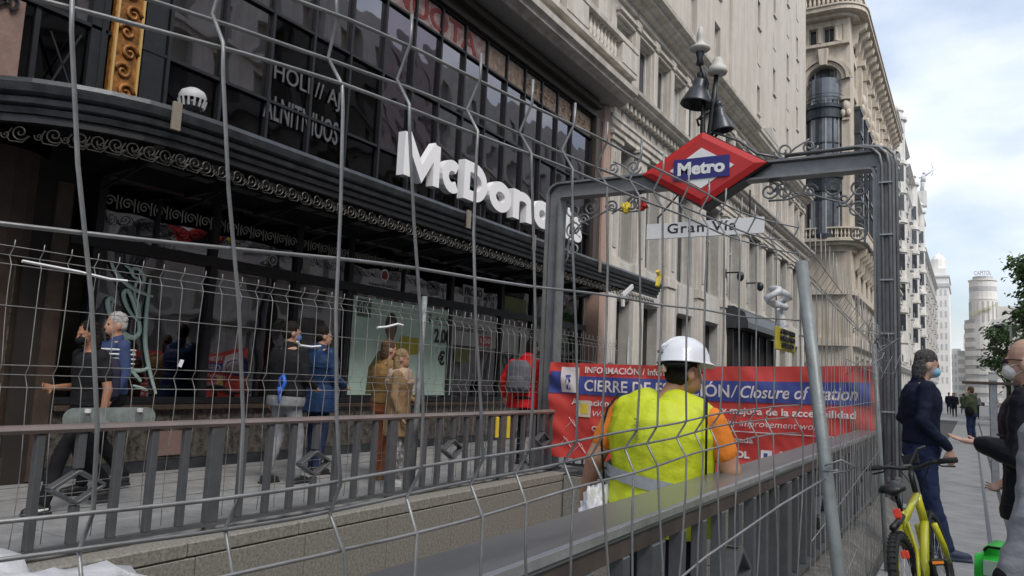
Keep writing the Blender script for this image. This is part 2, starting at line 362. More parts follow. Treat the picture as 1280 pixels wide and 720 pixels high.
def near_railing():
    X = XR + .02
    t = thing('railing', 'near grey stair railing with wide flat plank top beside the bicycle', 'railing', (X, -2, 0))
    loc = t.location
    m = MB(); m.prism([(X - .20, .93), (X + .03, .93), (X + .03, .967), (X + .018, .975), (X - .19, .975), (X - .20, .967)], -3, 10.95, 'y')
    m.build('top_plank', M_railtop, t)
    m = MB(); m.box(X - .03, X + .022, -3, 10.95, .865, .928); m.build('rail_skirt', mat('skirt_brown', (.085, .065, .055), .5, var=.35, scale=5), t)
    m = MB(); m.box(X + .0315, X + .036, -3, 10.95, .945, .972); m.build('worn_edge_highlight', mat('worn_edge_highlight', (.42, .42, .42), .35, metal=.5, var=.35, scale=4), t)  # lighter strip paints the highlight along the plank's worn near edge
    m = MB(); m.box(X - .03, X + .03, -3, 10.95, .215, .25); m.build('bottom_rail', M_rail, t)
    b = MB(); b.box(-.028, .028, -.028, .028, .25, .864); bal = b.mesh('baluster', M_rail, bevel=.004)
    b = MB(); b.box(-.032, .032, -.065, .065, .25, .864); b.box(-.026, .026, -.04, .04, .145, .214); post = b.mesh('post', M_rail, bevel=.004)
    zc = .52; a, hh = .17, .12
    d = MB(); d.box(-.028, .028, -.028, .028, .25, zc - hh - .02); dia = d.mesh('baluster', M_rail, bevel=.003)
    d = MB(); d.box(-.028, .028, -.028, .028, zc + hh + .02, .864); dia2 = d.mesh('baluster', M_rail, bevel=.003)
    d = MB(); pts = [(0, -a, zc), (0, 0, zc + hh), (0, a, zc), (0, 0, zc - hh)]
    for i in range(4): d.bar(pts[i], pts[(i + 1) % 4], .024, .085, (1, 0, 0))
    frm = d.mesh('diamond_frame', M_rail, bevel=.003)
    n = 0
    y = -1.9
    for c in [6.35 + per * k for k in range(-4, 3)]:
        if c < 10.9: link('baluster', dia, t, Vector((X, c, 0)) - loc); link('baluster', dia2, t, Vector((X, c, 0)) - loc); link('diamond_frame', frm, t, Vector((X, c, 0)) - loc)
        for k in (-3, -2, -1, 1, 2, 3):
            yy = c + k * .2975
            if -3 < yy < 10.9: link('baluster', bal, t, Vector((X + random.uniform(-.003, .003), yy, 0)) - loc)
        if c + per / 2 < 10.9: link('post', post, t, Vector((X + .002, c + per / 2 + .0, 0)) - loc)
    return t
near_railing()
# yellow tape strips on the far rail
for y, z0 in ((9.03, .62), (9.33, .6)):
    m = MB(); m.box(XL + .03, XL + .055, y - .032, y + .032, z0 - .02, .88)
    tag(m.build('tape_strip', M_yel, bevel=.004), 'yellow tape strip on the far railing, ' + ('left one of the pair' if y < 9.2 else 'right one of the pair'), 'tape', 'yellow tape strips on the far railing')
# end railing under the banner
m = MB()
t = thing('end_barrier', 'low grey barrier at the far end of the stairwell behind the red banner', 'barrier', (-3.35, 10.9, 0))
m.bar((-5.6, 10.93, .93), (-1.1, 10.93, .93), .06, .05); m.bar((-5.6, 10.93, .12), (-1.1, 10.93, .12), .04, .04); m.build('rail', M_rail, t)
b = MB(); b.box(-.014, .014, -.012, .012, .14, .905); bm_ = b.mesh('bar', M_rail)
for k in range(30): link('bar', bm_, t, Vector((-5.5 + k * .15, 10.93, 0)) - t.location)

# ================================================================ METRO FRAME
def sweep(mb, path, w, d, y):
    """rectangular section swept along a path in the XZ plane: w in the plane, d along Y"""
    P = [Vector((a, 0, b)) for a, b in path]; vs = []
    for i, p in enumerate(P):
        t = (P[min(i + 1, len(P) - 1)] - P[max(i - 1, 0)]).normalized(); n_ = Vector((-t.z, 0, t.x))
        vs += [(p + n_ * sa * w / 2 + Vector((0, y + sb * d / 2, 0))) for sa, sb in ((-1, -1), (1, -1), (1, 1), (-1, 1))]
    n = len(P); fs = [(i * 4 + k, i * 4 + (k + 1) % 4, (i + 1) * 4 + (k + 1) % 4, (i + 1) * 4 + k) for i in range(n - 1) for k in range(4)]
    mb.add(vs, fs + [(0, 1, 2, 3), tuple((n - 1) * 4 + k for k in (3, 2, 1, 0))])
YF = 11.05
fr = thing('metro_gateway', 'tall grey steel gateway over the stairwell end that carries the underground sign', 'gateway', (-3.4, YF, 0))
def path(inset, zt, l, r, rad):
    P = [(l + inset, -.0)]
    c = (l + inset + rad, zt - inset - rad)
    P += [(c[0] - rad * math.cos(R(a)), c[1] + rad * math.sin(R(a))) for a in range(0, 91, 15)]
    c2 = (r - inset - rad, zt - inset - rad)
    P += [(c2[0] + rad * math.sin(R(a)), c2[1] + rad * math.cos(R(a))) for a in range(0, 91, 15)]
    P.append((r - inset, 0)); return P
m = MB(); sweep(m, path(.13, 4.69, -6.03, -.80, .12), .17, .09, YF); m.build('web', M_frame, fr)
m = MB(); sweep(m, path(.015, 4.69, -6.03, -.80, .22), .03, .24, YF); m.build('outer_flange', M_frame, fr)
m = MB(); sweep(m, path(.25, 4.69, -6.03, -.80, .06), .03, .24, YF); m.build('inner_flange', M_frame, fr)
for x in (-5.9, -.93):
    m = MB(); m.box(x - .2, x + .2, YF - .17, YF + .17, 0, .05); m.box(x - .16, x + .16, YF - .14, YF + .14, .05, .4); m.build('base_plate', M_frame, fr, bevel=.01)
m = MB(); m.box(-1.02, -.82, YF - .105, YF - .06, .4, 4.5); m.build('cover_plate', M_frame, fr, bevel=.004)
# conduits clipped on the right post
for k, (x, y) in enumerate(((-.95, YF - .15), (-.86, YF - .15), (-.78, YF - .1))):
    m = MB(); m.tube([(x, y, .0), (x, y, 4.45), (x - .03, y, 4.6), (x - .12, y, 4.7), (x - .3, y, 4.74), (-2.2, y + .05, 4.74 + .0)], .022, 8); m.build('conduit', M_frame, fr, smooth=True)
for z in (1.2, 2.2, 2.9, 3.5, 4.2):
    m = MB(); m.box(-.985, -.83, YF - .185, YF - .105, z, z + .02); m.build('clip', M_galv, fr)
# scrolls
def scroll_pts(cx, cz, r, a0, turns, sg, y=YF): return [(cx + a, y, cz + b) for a, b in spiral(r, turns, 26, a0, sg)]
def scroll(cx, cz, r, a0, turns, sg, lead=()):
    m = MB(); m.tube([(a, YF, b) for a, b in lead] + scroll_pts(cx, cz, r, a0, turns, sg), .016, 6); m.build('scroll', M_frame, fr, smooth=True)
for sx, xc in ((1, -5.74), (-1, -1.08)):
    X = lambda d: xc + sx * d
    A0 = 0 if sx > 0 else math.pi
    scroll(X(.17), 4.22, .15, R(90), 1.6, sx); scroll(X(.19), 3.9, .15, R(-90), 1.6, -sx, )
    scroll(X(.19), 3.58, .13, R(90), 1.6, sx); scroll(X(.48), 4.24, .14, R(90), 1.6, -sx)
    scroll(X(1.35), 4.26, .14, R(90), 1.7, sx); scroll(X(.35), 4.05, .1, R(0), 1.5, sx)
    m = MB(); m.tube([(X(.03), YF, 3.3), (X(.1), YF, 3.45), (X(.1), YF, 3.75), (X(.33), YF, 4.0), (X(.62), YF, 4.1), (X(.85), YF, 4.2), (X(1.1), YF, 4.12), (X(1.36), YF, 4.12)], .016, 6); m.build('scroll', M_frame, fr, smooth=True)
    m = MB(); m.tube([(X(.03), YF, 4.37), (X(.3), YF, 4.05), (X(.45), YF, 3.95)], .013, 6); m.build('scroll', M_frame, fr, smooth=True)
for sx in (-1, 1):      # beside the sign, above and below the beam
    for sz, z in ((1, 4.84), (-1, 4.24)):
        scroll(-3.38 + sx * 1.15, z, .13, R(180 if sx > 0 else 0), 1.6, sx * sz); scroll(-3.38 + sx * 1.5, z + sz * .02, .11, R(0 if sx > 0 else 180), 1.5, -sx * sz)
        m = MB(); m.tube([(-3.38 + sx * .9, YF, 4.56 + sz * .12), (-3.38 + sx * 1.1, YF, z - sz * .16), (-3.38 + sx * 1.3, YF, z + sz * .02), (-3.38 + sx * 1.5, YF, z + sz * .13)], .014, 6); m.build('scroll', M_frame, fr, smooth=True)

# diamond sign
sg = thing('metro_sign', 'red and white diamond sign with the word Metro on a blue band', 'sign', (-3.36, YF, 4.64))
cx, cz = -3.36, 4.64; W2, H2 = .97, .585; y0, y1 = YF - .17, YF + .17
m = MB(); m.prism([(cx - W2, cz), (cx, cz + H2), (cx + W2, cz), (cx, cz - H2)], y0, y1, 'y'); m.build('case', M_black, sg)
m = MB()        # red faceted face: rim slopes to the flat middle
o_ = [(cx - W2, cz), (cx, cz + H2), (cx + W2, cz), (cx, cz - H2)]; i_ = [(cx - W2 * .97, cz), (cx, cz + H2 * .965), (cx + W2 * .97, cz), (cx, cz - H2 * .965)]; j_ = [(cx - W2 * .80, cz), (cx, cz + H2 * .80), (cx + W2 * .80, cz), (cx, cz - H2 * .80)]
ring = lambda P, y: [(a, y, b) for a, b in P]
m.add(ring(i_, y0 - .004) + ring(i_, y0 - .03) + ring(j_, y0 - .065), [(k, (k + 1) % 4, (k + 1) % 4 + 4, k + 4) for k in range(4)] + [(k + 4, (k + 1) % 4 + 4, (k + 1) % 4 + 8, k + 8) for k in range(4)] + [(8, 9, 10, 11)])
m.build('red_face', M_red, sg)
m = MB(); m.prism([(cx - W2 * .5, cz), (cx, cz + H2 * .53), (cx + W2 * .5, cz), (cx, cz - H2 * .53)], y0 - .073, y0 - .066, 'y'); m.build('white_diamond', M_signw, sg)
m = MB(); m.box(cx - .42, cx + .42, y0 - .085, y0 - .074, cz - .16, cz + .16); m.build('blue_band', M_blue, sg)
put_text('lettering', 'Metro', .3, M_signw, (cx - .355, y0 - .088, cz - .095), FY, sg, width=.71, height=.2, extrude=.002, offset=.013)
m = MB(); m.tube([(cx, YF, cz + H2 - .02), (cx + .1, YF, cz + H2 + .03), (cx + .5, YF, cz + .42), (cx + .75, YF, cz + .2), (cx + 1.05, YF, cz + .11)], .02, 8); m.build('cable', M_rail, sg, smooth=True)

# Gran Via plate
gp = thing('name_plate', 'long white plate reading Gran Vía hung under the red diamond', 'sign', (-3.38, YF - .03, 3.77))
m = MB(); m.box(-4.27, -2.49, YF - .05, YF - .02, 3.645, 3.885); m.build('plate', M_signw, gp, bevel=.004)
put_text('lettering', 'Gran Vía', .2, M_txt, (-3.93, YF - .053, 3.715), FY, gp, width=1.05, height=.155, extrude=.001, offset=.003, space=1.15)
for x in (-4.1, -2.7):
    m = MB(); m.box(x - .01, x + .01, YF - .02, YF, 3.83, 4.0 if x < -4 else 4.3); m.build('hanger', M_black, gp)
m = MB(); m.bar((-4.1, YF, 3.99), (-3.75, YF, 4.37), .02, .02); m.build('hanger', M_black, gp)

# lamps on the frame
lp = thing('station_lamp', 'cluster of dark bell floodlights and white finials above the red diamond', 'lamp', (-3.3, YF + .06, 5.1))
Y = YF + .06
m = MB(); m.tube([(-3.33, Y, 4.9), (-3.32, Y, 5.3), (-3.28, Y, 5.7), (-3.24, Y, 6.18)], [.06, .05, .045, .035], 10)
m.tube([(-3.36, Y, 5.05), (-3.44, Y, 5.3), (-3.44, Y, 5.75), (-3.38, Y, 6.05), (-3.47, Y, 6.3), (-3.50, Y, 6.42)], [.035, .045, .035, .03, .03, .03], 8)
m.tube([(-3.36, Y, 5.1), (-3.22, Y, 5.22), (-3.2, Y, 5.5), (-3.24, Y, 5.9)], .022, 8); m.tube([(-3.3, Y, 5.62), (-3.42, Y, 5.55), (-3.53, Y, 5.5), (-3.5, Y, 5.4)], .02, 8)
m.sphere((-3.45, Y, 5.52), .05); m.sphere((-3.29, Y, 5.75), .05); m.tube([(-3.38, Y, 6.05), (-3.53, Y, 6.25)], .02, 6); m.build('stem', M_black, lp, smooth=True)
M_shade = mat('shade_dark', (.05, .055, .065), .35, metal=.4)
bell = [(.0, .57), (.05, .56), (.075, .51), (.07, .45), (.05, .42), (.10, .41), (.115, .38), (.115, .29), (.15, .24), (.20, .13), (.24, .03), (.25, 0), (.24, 0), (.19, .11), (.12, .2), (.02, .24)]
def add_lathe(name, prof, c, m_, rot=(0, 0, 0), n=20):
    b = MB(); b.lathe(prof, (0, 0, 0), n); o = link(name, b.mesh(name, m_, smooth=True), lp, Vector(c) - lp.location, rot); return o
add_lathe('lamp_shade', bell, (-3.55, Y, 5.74), M_shade, (R(-6), R(8), 0))
add_lathe('lamp_shade', [(a * .66, b * .86) for a, b in bell], (-3.13, Y, 5.27), M_shade, (R(4), R(-8), 0))
M_fin = mat('finial_cream', (.50, .49, .46), .6, var=.2)
add_lathe('lantern_neck', [(.02, -.24), (.06, -.22), (.045, -.12), (.07, -.03), (.06, 0)], (-3.50, Y, 6.6), M_shade)
add_lathe('finial', [(.05, -.02), (.12, 0), (.155, .03), (.155, .06), (.11, .09), (.07, .12), (.055, .16), (.06, .22), (.05, .3), (.03, .38), (.0, .41)], (-3.50, Y, 6.6), M_fin)
add_lathe('finial', [(.02, -.06), (.13, -.04), (.15, 0), (.14, .05), (.09, .12), (.07, .19), (.05, .22), (0, .23)], (-3.22, Y, 6.22), M_fin)

# ---------------------------------------------------------------- banner
bn = thing('banner', 'creased red and blue information banner about the station closure', 'banner', (-3.4, 10.75, .2))
BX0, BX1, BZ0, BZ1, BY = -5.72, -1.04, .24, 1.70, 10.72
def rip(x, z):
    u = (x - BX0) / (BX1 - BX0)
    f = noise.noise(Vector((x * 2.1, z * 2.6, 3))) * .035 + noise.noise(Vector((x * 7 + z * 5, z * 3, 9))) * .014
    e = math.exp(-(u / .09) ** 2) + math.exp(-((1 - u) / .1) ** 2)
    return BY + f + e * .022 * math.sin(z * 16 + x * 9)
def sagz(x, z):
    u = (x - BX0) / (BX1 - BX0); return z - .035 * math.sin(math.pi * u) * (z - BZ0) / (BZ1 - BZ0) + .06 * u * (z - BZ0)
def bgrid(name, x0, x1, z0, z1, m_, dy=0, nx=120, nz=30, th=.006):
    b = MB(); vs = []
    for j in range(nz + 1):
        for i in range(nx + 1):
            x = x0 + (x1 - x0) * i / nx; z = z0 + (z1 - z0) * j / nz; vs.append((x, rip(x, z) + dy, sagz(x, z)))
    q = len(vs); vs += [(a, b_ + th, c) for a, b_, c in vs]
    fs = [(j * (nx + 1) + i, j * (nx + 1) + i + 1, (j + 1) * (nx + 1) + i + 1, (j + 1) * (nx + 1) + i) for j in range(nz) for i in range(nx)]
    fs += [tuple(k + q for k in f[::-1]) for f in fs]
    b.add(vs, fs); return b.build(name, m_, bn, smooth=True)
bgrid('banner_cloth', BX0, BX1, BZ0, BZ1, M_banner)
bgrid('blue_band', BX0 + .0, BX1 - .05, 1.22, 1.50, M_bannerb, -.012, nz=8, th=.003)
def btext(s, x0, z, h, wdt, m_=None, sh=0, off=.0):
    me = text_mesh(s, h, extrude=.0, offset=off, shear=sh); me.materials.clear(); me.materials.append(m_ or M_bprint)
    b = bmesh.new(); b.from_mesh(me)
    for k in range(3): bmesh.ops.subdivide_edges(b, edges=[e for e in b.edges if e.calc_length() > .05], cuts=1)
    xs = [v.co.x for v in b.verts]; s_ = wdt / (max(xs) - min(xs)); mn = min(xs)
    for v in b.verts:
        x = x0 + (v.co.x - mn) * s_; zz = z + v.co.y; v.co = Vector((x, rip(x, zz) - .018, sagz(x, zz))) - bn.location
    b.to_mesh(me); b.free(); return link('lettering', me, bn)
btext('INFORMACIÓN / Information', -5.1, 1.555, .13, 1.62, off=.003)
btext('CIERRE DE ESTACIÓN', -5.1, 1.28, .24, 2.22, off=.004); btext('/ Closure of Station', -2.86, 1.28, .23, 1.62, sh=.25, off=.003)
btext('Actuación: Obras de modernización y mejora de la accesibilidad', -5.32, 1.06, .13, 4.05, off=.003)
btext('Works: modernization and accessibility improvement works', -4.95, .90, .12, 3.35, sh=.2)
btext('Cierre temporal / Estación central cerrada', -4.95, .68, .105, 2.4, off=.002)
btext('SOL', -2.86, .48, .12, .26, off=.006); btext('Acceso: Puerta del Sol', -2.95, .36, .07, 1.1)
btext('Ultima hora', -4.9, .5, .1, 1.1)
for i, (x, mm) in enumerate(((-2.45, M_signw), (-2.2, M_signw), (-1.98, M_yel), (-1.76, M_yel))):
    bgrid('line_badge', x, x + .15, .47, .6, mm, -.013, nx=3, nz=3, th=.002)
btext('1', -2.41, .485, .11, .05, M_bannerb, off=.004); btext('2', -2.17, .485, .11, .07, M_banner, off=.004)
bgrid('rule_line', -2.9, -1.35, .82, .832, M_bprint, -.013, nx=30, nz=1, th=.002)
bgrid('pictogram', -5.5, -5.2, 1.24, 1.63, M_bprint, -.016, nx=6, nz=6, th=.002)
bgrid('pictogram', -5.68, -5.5, 1.3, 1.56, M_bannerb, -.014, nx=6, nz=6, th=.002)
btext('i', -5.42, 1.29, .34, .09, M_bannerb, off=.01)
bgrid('notice', -5.2, -4.98, .88, 1.13, mat('notice_cream', (.6, .52, .4), .6), -.02, nx=3, nz=3, th=.002)
bgrid('notice_print', -5.15, -5.03, .93, 1.08, M_yel, -.024, nx=3, nz=3, th=.002)
bgrid('fringe_print', -2.7, -1.08, .26, .30, M_bannerb, -.013, nx=40, nz=1, th=.002)
for x, z in ((-5.5, .42), (-5.4, .7), (-5.25, .35)):
    b = MB(); b.tube([(x, rip(x, z) - .012, z), (x + .12, rip(x + .1, z + .1) - .012, z + .12), (x + .2, rip(x + .2, z) - .012, z - .02), (x + .05, rip(x, z) - .012, z + .16)], .004, 4); b.build('scribble', M_bprint, bn)
# ================================================================ MESH FENCES
def fence(label, a, b, ztop, rows, n, wr, m_, posts, kinks=(), group=None, kink=.022, zbot=.1, lean=(0, 0), tips=.03, post_r=.021, jit=.004, hr=None, WP=None, slope=0):
    """welded wire panel from a to b (x,y); rows = heights of horizontal wires; kinks = (z0,zmid,z1) folds"""
    a = Vector((a[0], a[1], 0)); b = Vector((b[0], b[1], 0)); d = (b - a).normalized(); nrm = Vector((-d.y, d.x, 0))
    t = thing('mesh_fence', label, 'fence', a, group=group)
    def off(z):
        o = 0
        for k0, k1, k2 in kinks:
            if k0 < z < k2: o = kink * (1 - abs(z - k1) / ((k2 - k0) / 2))
        return o
    zs = sorted(set([zbot, ztop + tips] + [z for k in kinks for z in k] + [zbot + (ztop - zbot) * i / 14 for i in range(1, 14)]))
    def along(u):
        if WP is None: return (b - a) * u
        q = u * (len(WP) - 1); i = min(int(q), len(WP) - 2); f = q - i
        w0, w1 = Vector((*WP[i], 0)), Vector((*WP[i + 1], 0)); return w0.lerp(w1, f) - a + Vector((0, 0, slope * (w0.lerp(w1, f).y - a.y)))
    if WP: n = len(WP) - 1
    for i in range(n + 1):
        p = along(i / n); ph = random.uniform(0, 6); tl = -.095 * max(0, min(1, (1.75 - (p + a).y) / .9)) if WP else 0
        pts = [p + Vector((lean[0], lean[1], 0)) * z + nrm * (off(z) + jit * math.sin(z * 5 + ph)) + d * (jit * 1.3 * math.sin(z * 3.3 + ph * 2) + tl * (z - 1.57) + (.011 * math.sin(z * 9 + ph) if WP else 0)) + Vector((0, 0, z)) for z in zs]
        m = MB(); m.tube(pts, wr, 6); m.build('vertical_wire', m_, t, smooth=True, local=True)
    for z in rows:
        k = 24 if WP is None else n * 3; ph = random.uniform(0, 6)
        pts = [along(i / k) + Vector((lean[0], lean[1], 0)) * z + nrm * (off(z) + wr * 1.6) + Vector((0, 0, z + jit * .3 * math.sin(i * .5 + ph))) for i in range(k + 1)]
        m = MB(); m.tube(pts, hr or wr, 6); m.build('horizontal_wire', m_, t, smooth=True, local=True)
    for q in posts:
        p0, p1 = Vector(q[0]) - a, Vector(q[1]) - a; m = MB(); m.tube([p0, p0.lerp(p1, .5), p1], post_r, 14); m.build('post', M_post, t, smooth=True, local=True)
    return t
# panel right in front of the camera
WPN = list(zip([-.93, -.88, -.83, -.78, -.733, -.692, -.662, -.643, -.631, -.621, -.612, -.603, -.595, -.588, -.582, -.577, -.571, -.562, -.545, -.515, -.465],
               [-.16, -.02, .12, .26, .40, .54, .670, .80, .943, 1.085, 1.225, 1.36, 1.495, 1.63, 1.77, 1.91, 2.05, 2.19, 2.33, 2.45, 2.56]))
nf = fence('nearest galvanised mesh fence panel with thick wires crossing the whole view', WPN[0], WPN[-1], 1.86,
      [.2, .45, 1.19, 1.235, 1.275, 1.545, 1.765, 1.805, 1.85], 21, .0024, M_wire,
      [((-.26, 2.60, .02), (-.462, 2.56, 1.86))], kinks=((1.19, 1.235, 1.275), (1.765, 1.805, 1.85)), kink=.026, tips=.03, post_r=.0195, hr=.0025, jit=.006, WP=WPN, slope=.045)
m = MB(); m.tube([(-.39, 2.54, 1.22), (-.345, 2.56, 1.24), (-.31, 2.6, 1.22), (-.34, 2.64, 1.2), (-.39, 2.62, 1.19), (-.40, 2.56, 1.2), (-.35, 2.54, 1.21)], .003, 5)
m.tube([(-.39, 2.55, 1.18), (-.47, 2.3, 1.12), (-.58, 1.95, 1.02), (-.68, 1.6, .9), (-.72, 1.35, .78)], .0035, 5); m.build('tie_wire', M_wire, nf, smooth=True)
# second panel running along the near railing
fence('second mesh fence panel running past the bicycle beside the near railing', (-.44, 2.62), (-.66, 7.1), 1.95, [.25, .62, .97, 1.38, 1.8, 1.85, 1.9], 34, .0018, M_wirefar,
      [((-.62, 7.15, .0), (-.70, 7.15, 1.86))], kinks=((1.8, 1.85, 1.9),), kink=.03, tips=.06, lean=(.0, 0), post_r=.02, jit=.005)
b_ = thing('fence_foot', 'dark concrete block holding the fence post beside the near railing', 'fence foot', (-.3, 2.6, 0)); m = MB(); m.box(-.45, -.12, 2.4, 2.8, 0, .14); m.build('block', M_granite2, b_, bevel=.02)
m = MB()
for k in range(9):
    x0, y0, z0 = -.6 + random.uniform(-.05, .05), 6.2 + random.uniform(-1.2, .8), 1.75 + random.uniform(-.25, .2)
    m.tube([(x0 + random.uniform(-.1, .1), y0 + i * .13 + random.uniform(-.05, .05), z0 + random.uniform(-.12, .12)) for i in range(6)], .003, 4)
tag(m.build('loose_wire', M_wire, smooth=True), 'tangle of loose bent wire on top of the second fence panel', 'wire')
# far panels between the far railing and the shop
kf = ((2.08, 2.15, 2.21), (1.21, 1.30, 1.37))
fence('far mesh fence panel behind the brown railing in front of the shop windows', (-5.86, -.6), (-5.84, 7.52), 2.23, [.3, .42, .5, 1.21, 1.30, 1.37, 1.79, 2.08, 2.15, 2.21], 41, .0035, M_wirefar,
      [((-5.84, 7.50, .02), (-5.90, 7.62, 2.40))], kinks=kf, kink=.045, tips=.03, post_r=.036, zbot=.08, jit=.009)
fence('far dense mesh fence panel beside the person in the red jacket', (-5.84, 7.56), (-6.3, 15.2), 2.25, [.3, .42, .5, 1.21, 1.30, 1.37, 1.79, 2.08, 2.15, 2.21], 40, .0035, M_wirefar,
      [((-6.25, 15.2, .02), (-6.25, 15.2, 2.4))], kinks=kf, kink=.05, tips=.04, post_r=.03, zbot=.08, jit=.012)
# things caught in the fences
def crumple(name, label, cat, c, size, m_, seed, n=14, flat=.5):
    b = bmesh.new(); bmesh.ops.create_icosphere(b, subdivisions=4, radius=1)
    for v in b.verts:
        q = v.co * 1.7 + Vector((seed, seed * 2, 0)); d = 1 + .55 * noise.noise(q) + .3 * noise.noise(q * 2.7) + .12 * abs(noise.noise(q * 6))
        v.co = Vector((v.co.x * size[0] * d, v.co.y * size[1] * d, v.co.z * size[2] * d))
    me = bpy.data.meshes.new(name); b.to_mesh(me); b.free(); me.materials.append(m_); me.polygons.foreach_set('use_smooth', [True] * len(me.polygons))
    o = link(name, me, None, c); return tag(o, label, cat)
M_plast = mat('white_plastic', (.68, .68, .70), .35, var=.08, scale=8, bump=.3)
crumple('plastic_bag', 'crumpled white plastic bag at the very front under the left railing', 'bag', (-.93, .42, 1.14), (.15, .18, .075), M_plast, 3)
pm = MB()
ring_ = [(-.52 + .02 * math.sin(3 * a), 2.50 + .085 * math.cos(a), 1.735 + .028 * math.sin(a)) for a in [i * math.pi / 9 for i in range(19)]]
pm.tube(ring_, [.007 + .006 * abs(math.sin(i * 1.7)) for i in range(19)], 6)
pm.tube([(-.52, 2.5, 1.70), (-.515, 2.54, 1.65), (-.5, 2.5, 1.61), (-.51, 2.52, 1.56)], [.012, .018, .012, .006], 6)
tag(pm.build('plastic_strip', M_plast, smooth=True), 'twisted white plastic scrap knotted on the fence above the small yellow sign', 'plastic')
ys = thing('warning_sign', 'small yellow notice with dark lettering wired to the mesh fence', 'sign', (-.5, 2.55, 1.6))
m = MB(); m.box(-.502, -.494, 2.36, 2.64, 1.565, 1.635); m.build('plate', mat('notice_yellow', (.50, .42, .03), .5, var=.3, scale=30), ys, bevel=.002)
for k, s in enumerate(('ATENCION', 'OBRAS EN', 'CURSO')): put_text('lettering', s, .03, M_txt, (-.492, 2.40 + .02 * (k == 2), 1.617 - k * .021), FX, ys, width=.2 - .04 * (k == 2), height=.014, offset=.0006)
for i, (nm, lab, P, r, mm) in enumerate((
    ('tape_scrap', 'white tape scrap stuck on the far fence left of the green poster', [(-5.8, 6.65, 1.93), (-5.8, 6.8, 1.95), (-5.8, 7.0, 2.0), (-5.8, 7.1, 1.99)], .016, M_plast),
    ('tape_scrap', 'curved white tape scrap on the far fence beside the two men', [(-5.8, 5.45, 1.70), (-5.8, 5.5, 1.66), (-5.8, 5.65, 1.655), (-5.8, 5.78, 1.67)], .013, M_plast),
    ('tape_scrap', 'long white tape scrap at the left end of the far fence', [(-5.8, 2.8, 2.11), (-5.8, 3.0, 2.10), (-5.8, 3.2, 2.09), (-5.8, 3.45, 2.065), (-5.8, 3.6, 2.07)], .012, M_plast),
    ('tape_scrap', 'tiny white tape scrap beside the old script lettering', [(-5.8, 4.15, 1.40), (-5.8, 4.17, 1.46)], .018, M_plast),
    ('tape_scrap', 'yellow tape scrap tied high on the near fence above the helmet', [(-.60, 1.62, 1.665), (-.60, 1.63, 1.69), (-.60, 1.62, 1.70)], .005, M_yel))):
    m = MB(); m.tube(P, r, 5); tag(m.build(nm, mm), lab, 'tape')
tape = thing('taped_wire', 'crooked strip of white tape under the dark canopy end', 'tape', (-7.0, 17, 3.5))
m = MB(); m.bar((-7.0, 16.6, 3.45), (-7.0, 17.2, 3.75), .05, .1); m.build('strip', M_plast, tape); m = MB(); m.bar((-7.0, 16.65, 3.2), (-7.0, 16.62, 3.44), .05, .12); m.build('strip', M_plast, tape)
for i, (x, z, mm, lb) in enumerate(((-4.62, 4.18, M_yel, 'small yellow cloth flower'), (-4.34, 4.2, M_red, 'small red cloth flower'))):
    o = crumple('cloth_flower', lb + ' hanging on the scroll left of the red diamond', 'decoration', (x, YF - .06, z), (.07, .05, .08), mm, i + 5)
# ================================================================ SHOP BUILDING (left)
XF = -9.2
T = MX(XF)
sb = thing('shop_building', 'dark glazed corner shop with black canopy and tall windows behind the fences', 'shop', (XF - 4, 10, 0))
MM = mat('dark_marble', (.022, .021, .02), .25, var=.6, scale=11, bump=.05, col2=(.14, .125, .11))
M_inner = mat('shop_inner_wall', (.20, .18, .155), .7, var=.4, scale=1.5)
# structure: floors, back wall, interior
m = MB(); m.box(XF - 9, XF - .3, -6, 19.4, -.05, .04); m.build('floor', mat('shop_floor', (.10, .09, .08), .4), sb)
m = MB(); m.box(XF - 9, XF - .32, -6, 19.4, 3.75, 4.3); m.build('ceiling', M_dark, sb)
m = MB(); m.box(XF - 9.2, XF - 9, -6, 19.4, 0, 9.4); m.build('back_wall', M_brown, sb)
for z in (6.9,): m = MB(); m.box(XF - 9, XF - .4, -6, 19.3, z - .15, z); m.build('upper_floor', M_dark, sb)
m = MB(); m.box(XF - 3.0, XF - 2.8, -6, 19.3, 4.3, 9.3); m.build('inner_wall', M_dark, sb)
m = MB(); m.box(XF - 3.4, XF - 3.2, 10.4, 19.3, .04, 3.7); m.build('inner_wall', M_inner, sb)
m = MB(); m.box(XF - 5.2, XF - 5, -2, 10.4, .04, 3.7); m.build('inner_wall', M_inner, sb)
# interior counters, menu boards
for k, (y0, y1) in enumerate(((6.2, 9.2), (11, 14.5))):
    m = MB(); m.box(XF - 2.6, XF - 2.0, y0, y1, .04, 1.15); m.box(XF - 2.65, XF - 1.95, y0 - .03, y1 + .03, 1.152, 1.2); m.build('counter', M_brown, sb, bevel=.01)
for y in (7.2, 8.6): m = MB(); m.box(XF - 2.9, XF - 2.85, y, y + 1.1, 2.2, 2.8); m.build('menu_board', mat('menu_board', (.42, .40, .38), .5, var=.3, scale=4), sb)
m = MB(); m.box(XF - 2.2, XF - 2.15, 8.9, 12.2, 2.0, 2.6); m.build('menu_board', MATS['menu_board'], sb)
M_lamp = mat('warm_lamp', (1, .9, .75), emit=4, bump=0)
for y, x in ((6.9, -1.0), (8.4, -1.0), (9.6, -1.3), (13, -1.2), (15.5, -1.2)):
    m = MB(); m.box(XF + x - .09, XF + x + .09, y - .09, y + .09, 3.60, 3.66); m.build('downlight', M_lamp, sb)
